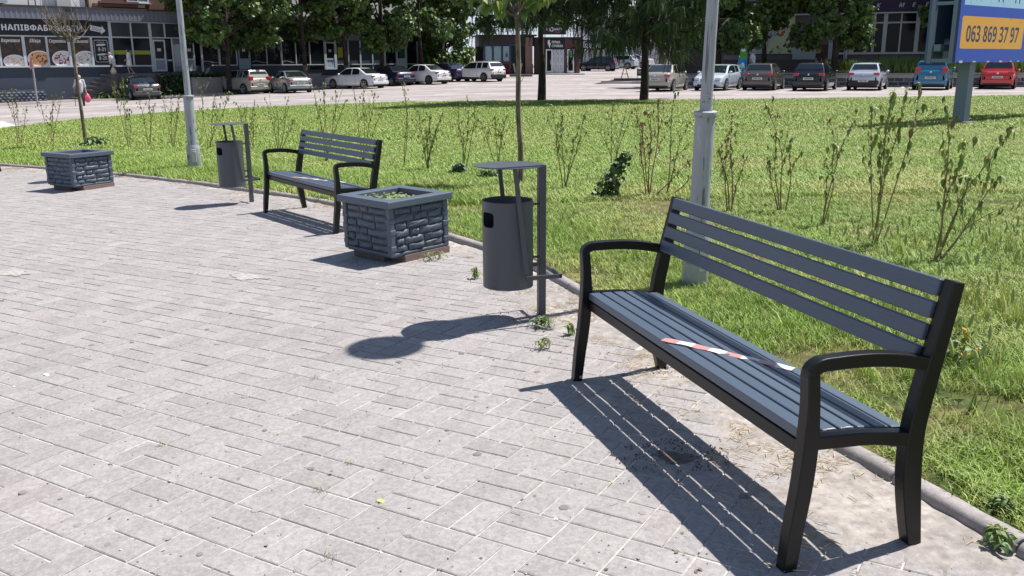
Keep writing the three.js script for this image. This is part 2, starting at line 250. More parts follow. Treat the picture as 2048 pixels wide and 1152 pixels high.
// barrier tape across both seats
function tape(label, b, s0, z0, s1, z1, w, wav) {
  const cols = [[.60, .29, .28], [.72, .69, .66]], n = 8, t = thing('barrier_tape', label, 'barrier tape', 0, 0, 0, 0, 'red and white tape on the bench seats');
  t.position.copy(b.position); t.rotation.copy(b.rotation);
  const topY = z => z < .12 ? .431 : lerp(.431, .409, (z - .12) / .28);
  for (let k = 0; k < n; k++) {
    const g = grid(6, 2, (u, v) => { const q = (k + u) / n, x = lerp(s0, s1, q), z = lerp(z0, z1, q), px = -(z1 - z0), pz = s1 - s0, l = Math.hypot(px, pz), o = (v - .5) * w; return [x + px / l * o, topY(z) + .0015 + .0010 * Math.sin(q * 31 + v * 2) * wav + .0010 * vn(q * 20, v * 3, 4), z + pz / l * o]; });
    part('tape_stripe', g, phys(cols[k % 2], .38, { side: THREE.DoubleSide, transmission: k % 2 ? .15 : .25, thickness: 0 }), t);
  }
}
tape('red and white striped tape lying across the nearest bench seat', bench, .99, .068, .58, .385, .044, 1);
tape('red and white striped tape lying across the far bench seat', bench2, 1.12, .07, .52, .385, .044, 1.4);

// ---------------------------------------------------------------- litter bins
const binM = phys([.058, .066, .080], .46, { bumpMap: roughT, bumpScale: .0006, clearcoat: .2, clearcoatRoughness: .4 });
const binTopM = phys([.10, .115, .14], .42, { map: grainT });
function makeBin() {
  const t = thing('litter_bin', '', 'litter bin', 0, 0, 0, 0, 'cylindrical litter bins on posts');
  const cx = .212, rad = .15, y0 = .208, y1 = .722;
  { const ev = new Evaluator(); ev.attributes = ['position', 'normal', 'uv']; const o = new Brush(new THREE.CylinderGeometry(rad, rad, y1 - y0, 56)), i = new Brush(new THREE.CylinderGeometry(rad - .005, rad - .005, y1 - y0, 56)); i.position.y = .012; i.updateMatrixWorld();
    const hole = new Brush(new RoundedBoxGeometry(.12, .088, .10, 4, .022)); hole.position.set(rad * Math.cos(.36), .155, -rad * Math.sin(.36)); hole.rotation.y = .36; hole.updateMatrixWorld(); o.updateMatrixWorld();
    let s = ev.evaluate(o, i, SUBTRACTION); s = ev.evaluate(s, hole, SUBTRACTION); const g = s.geometry.clone(); g.clearGroups(); g.translate(cx, (y0 + y1) / 2, 0); part('bin_body', g, binM, t); }
  part('bin_rim', tr(new THREE.TorusGeometry(rad - .001, .004, 6, 56), cx, y1, 0, Math.PI / 2), binM, t); part('weld_seam', bx(.004, y1 - y0 - .02, .006, cx - rad * .80, (y0 + y1) / 2, rad * .605, 0, 0, 0), binM, t);
  part('bin_lid', cy(.207, .207, .004, 56, .2, .926, 0), binTopM, t);
  part('post', [rb(.045, .955, .045, .004, 0, .4465, 0)], binM, t);
  for (const s of [-1, 1]) part('strap', [bar([.215, .924, s * .158], [.145, .285, s * .166], .028, .005)], binM, t);
  part('bracket', [bar([.158, .283, .173], [-.06, .283, .173], .024, .014), bar([.158, .283, -.173], [-.06, .283, -.173], .024, .014), bar([-.06, .2832, -.18], [-.06, .2832, .18], .014, .024)], binM, t);
  for (const y of [.69, .37]) part('hinge_pin', [cy(.007, .007, .05, 8, .043, y, 0, 0, 0, Math.PI / 2), bx(.012, .03, .02, .058, y, 0)], binM, t);
  return t;
}
const bin = makeBin(); bin.position.set(.179, G(.179, -5.285), -5.285); bin.rotation.y = -2.837; bin.userData.label = 'near grey cylindrical litter bin with round lid beside the nearest bench';
const bin2 = bin.clone(); bin2.name = num('litter_bin'); scene.add(bin2); bin2.position.set(-3.095, G(-3.095, -10.6), -10.6); bin2.rotation.set(0, -2.55, 0); bin2.userData = { ...bin2.userData, label: 'far grey cylindrical litter bin left of the far bench' };

// ---------------------------------------------------------------- stone planters
const plM = phys([.070, .094, .128], .5, { bumpMap: grainT, bumpScale: .0025, clearcoat: .12, clearcoatRoughness: .5 });
const plM2 = phys([.060, .082, .114], .46, { bumpMap: grainT, bumpScale: .004, clearcoat: .15, clearcoatRoughness: .45 });
function rockGeo(w, h, d, seed) { // a rock-faced block, face towards +z
  const g = new THREE.BoxGeometry(w, h, d, 8, 5, 2), p = g.attributes.position;
  for (let i = 0; i < p.count; i++) { let x = p.getX(i) / w * 2, y = p.getY(i) / h * 2, z = p.getZ(i); const e = Math.max(Math.abs(x), Math.abs(y)), front = z > 0 ? 1 : 0; const n = vn(x * 1.7 + seed, y * 1.3 + seed * .7, seed), n2 = vn(x * 4 + seed, y * 4, seed + 3); z += front * (d * .42 * (n - .45) + d * .28 * (n2 - .5)) * (1 - Math.pow(e, 6)) - front * d * .35 * Math.pow(e, 8); p.setXYZ(i, x * w / 2 + (n - .5) * w * .05 * Math.abs(y) , y * h / 2 + (vn(x * 1.5 + seed, 3, seed) - .5) * h * .22 * Math.abs(y), z); }
  g.computeVertexNormals(); return g;
}
function makePlanter() {
  const t = thing('stone_planter', '', 'planter', 0, 0, 0, 0, 'square stone-faced planters'), b = .302, y0 = .066, y1 = .455;
  part('base_slab', rb(.48, .07, .54, .006, .07, .03, .035), mat([.30, .21, .19], .9, { map: grainT }), t); part('base_slab', rb(.3, .055, .4, .006, -.1, .025, -.06), mat([.10, .09, .085], .95), t);
  { const s = new THREE.Shape(), k = b - .018; s.moveTo(-k, -k); s.lineTo(k, -k); s.lineTo(k, k); s.lineTo(-k, k); s.closePath(); const h = new THREE.Path(), q = k - .055; h.moveTo(-q, -q); h.lineTo(-q, q); h.lineTo(q, q); h.lineTo(q, -q); h.closePath(); s.holes.push(h); const g = new THREE.ExtrudeGeometry(s, { depth: y1 - y0, bevelEnabled: false }); g.rotateX(-Math.PI / 2); g.translate(0, y0, 0); part('body', [g, bx(2 * k, .02, 2 * k, 0, y0 + .0, 0)], plM, t); }
  { const s = new THREE.Shape(), k = .326; s.moveTo(-k, -k); s.lineTo(k, -k); s.lineTo(k, k); s.lineTo(-k, k); s.closePath(); const h = new THREE.Path(), q = .236; h.moveTo(-q, -q); h.lineTo(-q, q); h.lineTo(q, q); h.lineTo(q, -q); h.closePath(); s.holes.push(h); const g = new THREE.ExtrudeGeometry(s, { depth: .04, bevelEnabled: true, bevelThickness: .008, bevelSize: .007, bevelSegments: 2, steps: 1 }); g.rotateX(-Math.PI / 2); g.translate(0, y1 + .006, 0); part('rim', g, plM, t); }
  for (const [sx, sz] of [[-1, -1], [1, -1], [1, 1], [-1, 1]]) part('corner_post', [rb(.05, y1 - y0 - .004, .05, .012, sx * (b - .021), (y0 + y1) / 2, sz * (b - .021)), ...[.13, .24, .35].map((y, i) => rb(.064, .05, .064, .014, sx * (b - .024), y + (i % 2) * .02, sz * (b - .024)))], plM, t);
  for (let f = 0; f < 4; f++) part('base_moulding', rb(2 * b - .05, .024, .03, .009, 0, 0, 0), plM, t).applyMatrix4(new THREE.Matrix4().makeRotationY(f * Math.PI / 2).multiply(new THREE.Matrix4().makeTranslation(0, y0 + .014, b - .012)));
  const r = rng(23), rows = [[.27, .34, .39], [.18, .40, .42], [.31, .20, .49], [.23, .46, .31], [.41, .29, .30], [.33, .20, .47]];
  for (let f = 0; f < 4; f++) { const rot = new THREE.Matrix4().makeRotationY(f * Math.PI / 2); for (let j = 0; j < 6; j++) { const rw = rows[(j + f * 2) % 6], W = 2 * b - .085, tot = rw.reduce((a, c) => a + c, 0); let x = -W / 2 + (j % 2 ? .012 : 0); rw.forEach((q, i) => { const w = q / tot * (W - .012), g = rockGeo(w - .010, .049 + r() * .006, .034, r() * 50 | 0); const o = part('stone', g, r() < .5 ? plM : plM2, t); o.applyMatrix4(rot.clone().multiply(new THREE.Matrix4().makeTranslation(x + w / 2, y0 + .056 + j * .0595, b - .016 + r() * .006))); x += w; }); } }
  const soil = grid(24, 24, (u, v) => { const x = (u - .5) * .475, z = (v - .5) * .475; return [x, .452 + .03 * (fbm(x * 9, z * 9, 91, 3) - .5) + .012 * (vn(x * 60, z * 60, 94) - .5), z]; });
  part('soil', soil, mat([.50, .38, .30], 1, { map: dirtT, bumpMap: dirtT, bumpScale: .006 }), t);
  return t;
}
const planter = makePlanter(); planter.position.set(-.9466, G(-.9466, -7.263), -7.263); planter.rotation.set(0, .8088, TILT * .7); planter.userData.label = 'near dark blue-grey stone planter with weeds, between the far bench and near bin';
const planter2 = planter.clone(); planter2.name = num('stone_planter'); scene.add(planter2); planter2.position.set(-6.025, G(-6.025, -12.524), -12.524); planter2.rotation.set(0, 1.0215, 0); planter2.userData = { ...planter2.userData, label: 'far dark blue-grey stone planter at the left, in front of the bare young tree' };

// ---------------------------------------------------------------- lamp posts
const lampM = phys([.39, .41, .43], .52, { map: tex(256, (u, v) => { const n = fbm(u * 10, v * 40, 101, 4, 0), c = vn(u * 26, v * 60, 104); return n > .66 && c > .5 ? [.60, .60, .60] : n < .27 ? [1, 1, 1] : [.93, .94, .95]; }), bumpMap: roughT, bumpScale: .002, clearcoat: .15, clearcoatRoughness: .4 });
function makeLamp(label, x, z, k, hs, lean, door) {
  const t = thing('lamp_post', label, 'lamp post', x, G(x, z), z, 0, 'pale grey lamp posts on the lawn');
  t.rotation.set(lean[0], 0, lean[1]);
  const L = pts => new THREE.LatheGeometry(pts.map(p => new THREE.Vector2(...p)), 28);
  part('base', L([[.001, -.1], [.086 * k, -.1], [.084 * k, .34 * hs], [.079 * k, .40 * hs], [.063 * k, .43 * hs], [.062 * k, 1.14], [.062 * k, 1.141], [.072 * k, 1.142], [.072 * k, 1.17], [.069 * k, 1.176], [.04 * k, 1.178]]), lampM, t);
  part('pole', L([[.038 * k, 1.16], [.038 * k, 1.3], [.030 * k, 4.26], [.001, 4.27]]), lampM, t);
  part('lamp_head', L([[.001, 4.34], [.05, 4.335], [.16, 4.30], [.212, 4.25], [.214, 4.235], [.20, 4.225], [.05, 4.215], [.001, 4.21]]), lampM, t);
  const d = part('service_door', [rb(.07, .20, .02, .006, 0, 0, 0), rb(.04, .03, .022, .005, .012, .055, .004)], mat([.52, .52, .50], .6), t, 'chipped service door'); d.position.set(Math.sin(door) * (.083 * k - .004), .25, Math.cos(door) * (.083 * k - .004)); d.rotation.y = door;
  return t;
}
const lamp1 = makeLamp('near pale grey lamp post rising behind the nearest bench', 1.2115, -5.775, 1, 1, [.044, -.010], .5);
part('wire', [limb([[.040, 1.27, .0], [.0, 1.275, .040], [-.04, 1.272, 0], [0, 1.27, -.04], [.04, 1.27, 0]], .002, .002, 5, 16), limb([[.04, 1.28, .01], [.05, 1.24, .02], [.046, 1.2, .02]], .0025, .0025, 5)], mat([.5, .52, .5], .5), lamp1);
makeLamp('far pale grey lamp post with chipped service door, between left planter and far bin', -5.02, -14.25, 1.24, 1, [.002, .004], .35);

// ---------------------------------------------------------------- billboard
{
  const px = 10.03, pz = -20.27, gy = G(px, pz), a = Math.atan2(.63, .78); // board runs away to the right
  const t = thing('billboard', 'blue advertising billboard on a grey post, yellow phone number panel', 'billboard', px, gy, pz, a);
  const steel = mat([.15, .20, .26], .5, { metalness: .2, bumpMap: roughT, bumpScale: .001 });
  part('post', rb(.26, 3.9, .26, .01, 0, 1.9, 0), steel, t);
  part('base_plate', rb(.5, .05, .5, .01, 0, .06, 0), mat([.16, .13, .12], .9), t);
  const W = 6, Hh = 3.4, x0 = -1.22, yb = 1.36;
  const face = print(1800, 1020, (c, w, h) => {
    const s = w / W; c.fillStyle = '#2350b8'; c.fillRect(0, 0, w, h); const Y = y => h - y * s, X = x => x * s;
    c.fillStyle = '#a9d7ee'; c.fillRect(X(.16), 0, w - X(.32), Y(1.16)); c.fillStyle = '#16356f'; c.font = 'bold ' + .36 * s + 'px sans-serif';
    c.textBaseline = 'alphabetic'; c.save(); c.scale(1.0, 1.3); c.fillText('ЦЕНТР ДЛЯ ДІТЕЙ ТА ДО', X(.45), Y(1.36) / 1.3); c.restore();
    c.fillStyle = '#e9ac3a'; c.beginPath(); c.roundRect(X(.14), Y(.94), X(3.0), .66 * s, 16); c.fill();
    c.fillStyle = '#1b2550'; c.font = 'bold ' + .36 * s + 'px sans-serif'; c.save(); c.translate(X(.36), Y(.42)); c.scale(1.13, 1.28); c.fillText('063 869 37 97', 0, 0); c.restore();
    c.fillStyle = '#f3f5f7'; c.beginPath(); c.arc(X(3.7), Y(.5), .2 * s, 0, 7); c.fill();
    c.globalAlpha = .14; for (let k = 0; k < 60; k++) { c.fillStyle = k % 2 ? '#0b1840' : '#4a6ac0'; c.fillRect(R() * w, R() * h, 3 + R() * 20, 20 + R() * 90); } c.globalAlpha = 1;
  });
  const fm = mat([1, 1, 1], .5, { map: face });
  const f = new THREE.PlaneGeometry(W, Hh); const pan = part('poster', f, fm, t, 'blue poster with yellow phone number panel'); pan.position.set(x0 + W / 2, yb + Hh / 2, .305);
  part('front_board', rb(W, Hh, .05, .006, x0 + W / 2, yb + Hh / 2, .275), mat([.03, .05, .16], .5), t);
  part('back_board', rb(W, Hh, .05, .006, x0 + W / 2, yb + Hh / 2, -.33), mat([.06, .10, .2], .5), t);
  const xs = [x0 + .05, x0 + 2, x0 + 4, x0 + W - .05];
  part('board_frame', [...xs.flatMap(x => [bar([x, yb - .02, -.26], [x, yb + Hh, -.26], .09), bar([x, yb - .02, .2], [x, yb + Hh, .2], .09), bar([x, yb + .04, -.26], [x, yb + .04, .2], .07), bar([x, yb + 1.2, -.26], [x, yb + 1.2, .2], .07)]), bar([x0, yb + .3, -.1], [x0 + W, yb + .3, -.1], .14), bar([x0, yb + 2.6, -.1], [x0 + W, yb + 2.6, -.1], .14)], steel, t);
  part('worn_edge', Array.from({ length: 10 }, (_, k) => bx(.05 + R() * .12, .02 + R() * .03, .004, x0 + .2 + k * .55 + R() * .3, yb + .012, .308)), mat([.6, .6, .6], .8), t);
}

// ---------------------------------------------------------------- plants
const leafTex = tex(128, (u, v) => { const n = fbm(u * 6, v * 6, 111, 3, 6); return [.85 + .3 * (n - .5), .9 + .25 * (n - .5), .8 + .3 * (n - .5)]; });
const leafMat = (c, t = .3) => phys(c, .58, { side: THREE.DoubleSide, transmission: t, thickness: 0 });
function leafGeo(l, w, fold = .25, droop = .5) { // a pointed, folded, drooping leaf from the origin along +z
  const P = [], I = [], n = 4; for (let k = 0; k <= n; k++) { const t = k / n, z = l * t * (1 - .15 * t * droop), y = -droop * l * t * t * .55, h = w / 2 * Math.pow(Math.sin(Math.PI * Math.min(.999, Math.pow(t, .8) * .98 + .01)), .85); P.push(-h, y + h * fold, z, 0, y, z, h, y + h * fold, z); }
  for (let k = 0; k < n; k++) for (let s = 0; s < 2; s++) { const a = k * 3 + s; I.push(a, a + 3, a + 1, a + 1, a + 3, a + 4); }
  const g = new THREE.BufferGeometry(); g.setAttribute('position', new THREE.Float32BufferAttribute(P, 3)); g.setIndex(I); g.setAttribute('uv', new THREE.Float32BufferAttribute(new Float32Array(P.length / 3 * 2), 2)); g.computeVertexNormals(); return g;
}
const stemGreen = mat([.16, .15, .055], .8), stemBrown = mat([.17, .10, .06], .85), stemMix = mat([.24, .19, .08], .85), stemRed = mat([.22, .11, .07], .85);
const leafA = [leafMat([.16, .26, .04], .44), leafMat([.22, .32, .055], .45), leafMat([.10, .17, .035], .38), leafMat([.26, .31, .06], .42)], leafDry = [leafMat([.27, .16, .06], .25), leafMat([.17, .10, .05], .2)];
const SG = [leafGeo(.068, .027, .4, 1.3), leafGeo(.05, .022, .45, 1.7), leafGeo(.078, .032, .35, 1.0)];
const WORDS = {};
// sapling: stems as [dx, dz, height, bend] from the base
function sapling(label, x, z, stems, o = {}) {
  const t = thing('sapling', label, 'sapling', x, G(x, z) + LAWN_UP, z, 0, 'thin saplings planted along the lawn edge'), r = rng(Math.round(x * 997 + z * 131)), stemG = [], lf = {};
  const put = (p, s, dry, up) => { const g = SG[r() * 3 | 0], sc = s * (z < -9 ? .74 : .9) * (.7 + .6 * r()), ry = r() * 6.28, m = new THREE.Matrix4().compose(p, new THREE.Quaternion().setFromEuler(new THREE.Euler(up ? -.9 + r() * .8 : .3 + r() * 1.1, ry, (r() - .5) * .8, 'YXZ')), V(sc, sc, sc)), k = dry && r() < .7 ? 4 + (r() * 2 | 0) : (o.pale && r() < .5 ? 1 + 2 * (r() * 2 | 0) : r() * 4 | 0); (lf[k] ||= []).push([g, m]); };
  for (const [dx, dz, h, bend = 0, from] of stems) {
    const a = from ? V(from[0], from[1], from[2]) : V((r() - .5) * .05, -.03, (r() - .5) * .05), e = V(dx, h, dz), mid = a.clone().lerp(e, .5).add(V((r() - .5) * .07 + bend * .12, .02, (r() - .5) * .06)), c = new THREE.CatmullRomCurve3([a, a.clone().lerp(mid, .55).add(V((r() - .5) * .03, 0, (r() - .5) * .03)), mid, mid.clone().lerp(e, .5).add(V((r() - .5) * .05, .01, (r() - .5) * .04)), e]);
    stemG.push(limb(c.getPoints(6), (o.thick || 1) * (from ? .0045 : .0075), .0018, 5, 9));
    if (!from && h > .55) for (let k = 0; k < 2; k++) { const q = .35 + .4 * r(), p = c.getPoint(q), f = p.clone().add(V((r() - .5) * .26, .12 + r() * .26 * h, (r() - .5) * .22)); stemG.push(limb([p, p.clone().lerp(f, .5).add(V(0, -.015, 0)), f], .0034 * (o.thick || 1), .0014, 4, 5)); for (let i = 0; i < 4; i++) put(p.clone().lerp(f, .45 + .55 * r()), (o.size ?? .8) * .9, r() < (o.dry ?? .12)); }
    const nl = Math.round((o.leaf ?? 1) * (z < -9 ? 19 : 16) * (h - (from ? from[1] : 0)));
    for (let k = 0; k < nl; k++) { const q = (o.low ?? .5) + (1 - (o.low ?? .5)) * Math.pow((k + r()) / nl, .8), p = c.getPoint(Math.min(1, q)); if (r() < .35) { const tw = p.clone().add(V((r() - .5) * .14, .02 + r() * .08, (r() - .5) * .14)); stemG.push(limb([p, p.clone().lerp(tw, .5).add(V(0, -.01, 0)), tw], .0022, .0012, 4, 3)); p.copy(tw); put(p, o.size ?? .8, r() < (o.dry ?? .15)); } put(p, o.size ?? .8, r() < (o.dry ?? .15)); }
    for (let k = 0; k < 4; k++) put(e, (o.size ?? .8) * 1.05, r() < (o.dry ?? .1), r() < .5);
  }
  part('stem', stemG, o.stem || stemGreen, t);
  const mats = [...leafA, ...leafDry];
  for (const k in lf) if (o.each) lf[k].forEach(([g, m]) => part('leaf', g, mats[k], t).applyMatrix4(m)); else part('leaf_cluster', lf[k].map(([g, m]) => g.clone().applyMatrix4(m)), mats[k], t).userData.kind = 'stuff';
  return t;
}
sapling('thin sapling with dark drooping leaves nearest the left edge', -11.58, -21.31, [[-.2, 0, 1.2], [-.05, 0, 1.05], [.12, .1, 1.25], [.25, 0, .8]], { stem: stemBrown, dry: .4, size: 1.0 });
sapling('sapling with sparse brownish leaves, second from the left edge', -10.9, -21.5, [[-.2, 0, .95], [.15, 0, 1.05], [.42, .05, 1.15], [.05, 0, .7]], { stem: stemBrown, dry: .45, size: 1.0 });
sapling('sapling with bright tip leaves in front of the dark sedan', -8.07, -19.06, [[-.16, 0, 1.35], [.03, 0, 1.4], [.1, .1, .8]], { size: 1.25, low: .55, dry: .2 });
sapling('sapling with small dull leaves just right of the dark sedan', -7.6, -19.0, [[-.12, 0, .95], [.1, 0, 1.1], [.2, 0, .9]], { dry: .4, size: .9 });
sapling('leggy sapling immediately left of the far lamp post', -6.92, -18.44, [[-.12, 0, 1.1], [.08, 0, 1.15], [.24, .06, 1.05], [.16, 0, .8]], { dry: .3, size: .9 });
sapling('sapling with fresh green tip immediately right of the far lamp post', -5.96, -17.79, [[-.04, 0, 1.2], [.2, 0, 1.05], [.52, .05, 1.1], [.3, 0, .9]], { pale: 1, size: 1.05 });
sapling('pale leafy sapling just behind the far litter bin', -4.95, -17.3, [[-.25, 0, .9], [-.1, 0, .8], [.1, 0, .95], [.02, 0, .6]], { pale: 1, size: .9, low: .25, leaf: 1.4 });
sapling('yellowish leafy sapling left of the far bench back', -4.3, -16.7, [[-.2, 0, 1.0], [0, 0, .85], [.22, 0, .95], [.3, 0, .6]], { pale: 1, size: .9, low: .3, leaf: 1.3 });
sapling('many-stemmed sapling behind the left half of the far bench', -3.0, -14.6, [[-.15, 0, 1.2], [.05, 0, 1.25], [.22, .04, 1.15], [.36, 0, 1.0], [-.05, .1, .9]], { dry: .3, size: .85, low: .6 });
sapling('many-stemmed sapling behind the right half of the far bench', -2.33, -14.05, [[-.08, 0, 1.15], [.08, 0, 1.2], [.24, 0, 1.1], [.34, .05, .8]], { dry: .3, size: .8, low: .6 });
sapling('single tall thin stem right behind the far bench end', -1.6, -13.2, [[.06, 0, 1.22, .6], [.10, .04, .7]], { size: .85, low: .55 });
sapling('bushy dark green sapling right of the far bench', -1.22, -13.0, [[-.1, 0, .85], [.06, 0, .78], [.24, 0, .82], [.02, .06, .6], [.14, -.05, .6]], { size: .8, low: .05, leaf: 2.6 });
sapling('upright leafy sapling behind the near planter right corner', -.66, -12.6, [[-.06, 0, .98], [.06, 0, 1.02], [.16, 0, .9], [0, .05, .6]], { size: .75, low: .3, leaf: 1.4 });
sapling('sapling with sparse leaves left of the catalpa trunk', -.2, -12.72, [[-.26, 0, .72], [-.02, 0, .75], [.14, 0, .76], [.06, 0, .5]], { pale: 1, size: .95, low: .45 });
sapling('forked sapling with orange tinted leaves right of the near bin', .62, -10.52, [[-.17, 0, .98], [-.02, 0, .86], [.22, 0, .87], [.1, .05, .6]], { pale: 1, size: .95, dry: .22, low: .4 });
sapling('fine bare sapling behind the dark bindweed clump', 1.27, -11.3, [[.0, 0, .95], [.14, 0, .78], [.22, .05, .85], [-.1, 0, .6]], { size: .75, low: .55, leaf: .8 });
sapling('brown withered sapling left of the near lamp post', 1.5, -9.75, [[-.17, 0, .96], [-.02, 0, .90], [.06, .06, 1.05], [-.08, -.05, .8], [.4, .35, .45]], { stem: stemRed, dry: .8, size: .85, low: .4, leaf: 1.5 });
sapling('tall green stem with hanging leaves beside the brown withered sapling', 1.72, -9.85, [[.05, 0, 1.14], [.22, 0, .8], [.3, .4, .35]], { size: .9, low: .25, leaf: 1.1 });
sapling('sapling with dark drooping leaves right of the near lamp post', 2.12, -8.63, [[-.02, 0, .93], [-.14, .02, .62], [.12, 0, .5], [-.06, .05, .72]], { stem: stemRed, dry: .5, size: .8, low: .4, leaf: 1.2 });
sapling('bent sapling with a leaning leafy tip, second right of the near lamp post', 2.61, -8.56, [[-.22, 0, 1.02, .5], [-.1, 0, .72], [.02, 0, .62], [-.16, .03, .5]], { stem: stemRed, dry: .35, size: .85, low: .5 });
sapling('thin leaning sapling above the middle of the nearest bench back', 2.73, -7.75, [[.2, 0, .92], [.05, 0, .70], [.0, .03, .45]], { size: .85, low: .5, dry: .3, leaf: 1.4, stem: stemMix, each: 1 });
sapling('tall many-leaved sapling above the nearest bench back, taller than its neighbours', 2.84, -6.9, [[-.11, 0, 1.06], [.04, 0, 1.18], [.13, .02, 1.2], [.24, 0, 1.24], [-.04, .04, .8]], { size: .92, low: .42, leaf: 1.35, thick: .85, stem: stemMix, each: 1 });
sapling('widely forked sapling with an arching side shoot, rightmost behind the nearest bench', 3.07, -6.32, [[-.05, 0, 1.1], [.10, .0, .85, -.3], [.42, 0, .93, -.4], [.34, .08, .62], [.16, .02, .6], [.55, .1, .48, -1]], { size: .98, low: .42, leaf: 1.4, thick: 1.0, stem: stemMix, each: 1 });
// climbing weed clumps
function weedClump(name, label, cat, x, z, n, w, h, leanx, geo, ms, s0) {
  const t = thing(name, label, cat, x, G(x, z) + LAWN_UP, z), r = rng(Math.round(x * 71 + z * 37) + 5), by = ms.map(() => []);
  for (let k = 0; k < n; k++) { const q = r(), a = r() * 6.28, rad = w * Math.sqrt(r()) * (1 - q * .55), p = V(Math.cos(a) * rad + leanx * q, q * h, Math.sin(a) * rad), s = s0 * (.6 + .8 * r()); by[r() * ms.length | 0].push(geo.clone().applyMatrix4(new THREE.Matrix4().compose(p, new THREE.Quaternion().setFromEuler(new THREE.Euler(-.4 + r() * 1.5, r() * 6.28, (r() - .5), 'YXZ')), V(s, s, s)))); }
  by.forEach((g, i) => g.length && (part('leaf_mass', g, ms[i], t).userData.kind = 'stuff'));
  const st = []; for (let k = 0; k < 7; k++) st.push(limb([[(r() - .5) * w, -.02, (r() - .5) * w], [leanx * .5 + (r() - .5) * w, h * .5, (r() - .5) * w], [leanx + (r() - .5) * w * .5, h, (r() - .5) * w * .5]], .004, .002, 4)); part('stem', st, stemGreen, t);
}
const darkLeaf = [leafMat([.032, .075, .022], .28), leafMat([.055, .115, .028], .32), leafMat([.09, .18, .035], .36)];
weedClump('bindweed', 'dark green bindweed clump leaning right, left of the brown sapling', 'weed', 1.0, -9.85, 420, .16, .5, .26, leafGeo(.06, .05, .15, .6), [...darkLeaf, leafA[0]], .9);
part('flower', [[.08, .2, .14], [.22, .36, .11]].map(p => tr(new THREE.ConeGeometry(.018, .02, 8), ...p, 1.9, 0, 0)), mat([.8, .8, .78], .7), scene.children[scene.children.length - 1]);
weedClump('weed', 'low dark green weed tuft left of the catalpa trunk', 'weed', -.72, -12.35, 150, .14, .16, 0, leafGeo(.07, .04, .2, .9), darkLeaf, .9);
weedClump('weed', 'bright green weed tuft right beside the catalpa trunk', 'weed', -.28, -11.9, 160, .2, .14, 0, leafGeo(.09, .05, .2, .9), [darkLeaf[2], leafA[1], leafA[0]], .9);
weedClump('weed', 'broad-leaved weed at the foot of the bare young tree', 'weed', -9.2, -19.9, 160, .3, .2, .05, leafGeo(.12, .06, .2, .9), [darkLeaf[1], darkLeaf[2], leafA[0]], 1);
weedClump('weed', 'leafy weed with yellow flowers in the grass right of the nearest bench', 'weed', 2.1, -4.1, 150, .24, .16, .02, leafGeo(.06, .035, .2, .8), [darkLeaf[2], leafA[0], leafA[2], leafMat([.55, .33, .03], .2)], .6);
weedClump('weed', 'green weed growing against the kerb at the lower right corner', 'weed', 1.60, -2.66, 60, .05, .05, 0, leafGeo(.04, .018, .2, .8), [darkLeaf[2], leafA[0]], .8);
weedClump('weed', 'small green weed on the sand by the kerb below the larger one', 'weed', 1.50, -2.50, 60, .055, .035, 0, leafGeo(.04, .02, .2, .8), [darkLeaf[2], leafA[1]], .8);
weedClump('weed', 'dark green grass tuft at the foot of the near litter bin', 'weed', .18, -5.02, 130, .085, .03, 0, leafGeo(.05, .008, .2, .5), [darkLeaf[2], leafA[0]], .9);
weedClump('weed', 'spiky green weed between the near bin and the nearest bench', 'weed', .33, -4.86, 40, .04, .035, 0, leafGeo(.05, .010, .2, .6), [leafA[1], leafA[0]], .9);
weedClump('weed', 'pale green weed patch in front of the near bin foot', 'weed', .17, -4.62, 45, .06, .025, 0, leafGeo(.035, .010, .2, .6), [leafA[1], leafA[3]], .8);
weedClump('weed', 'small green weed at a paver joint left of the near bin', 'weed', -.26, -6.3, 34, .04, .05, 0, leafGeo(.05, .012, .2, .6), [leafA[1], leafA[0]], .9);
weedClump('weed', 'yellow-green weed strip beside the near planter base', 'weed', -.62, -7.0, 60, .12, .03, 0, leafGeo(.04, .01, .2, .6), [leafA[1], leafA[3]], .8);
// weeds growing in the near planter, and dry tops in the far one
{ const geo = leafGeo(.05, .03, .2, .8), r = rng(4), by = [[], [], []]; for (let k = 0; k < 230; k++) { const x = -.2 + Math.pow(r(), 1.3) * .30, z = -.02 + (r() - .35) * .32, s = .5 + .6 * r(); by[r() * 3 | 0].push(geo.clone().applyMatrix4(M4(x, .46 + r() * .045, Math.max(-.2, Math.min(.22, z)), -.6 + r() * 1.2, r() * 6.28, 0, s))); } by.forEach((g, i) => { const o = part('weed_leaves', g, [leafA[0], leafA[1], darkLeaf[2]][i], planter); o.userData.kind = 'stuff'; }); }
{ const geo = leafGeo(.09, .008, .2, .8), r = rng(6), g = []; for (let k = 0; k < 120; k++) g.push(geo.clone().applyMatrix4(M4((r() - .5) * .4, .455 + r() * .015, (r() - .5) * .4, -.5 + r() * .6, r() * 6.28, 0, .6 + r() * .6))); part('dry_stalks', g, leafDry[0], planter2).userData.kind = 'stuff'; }

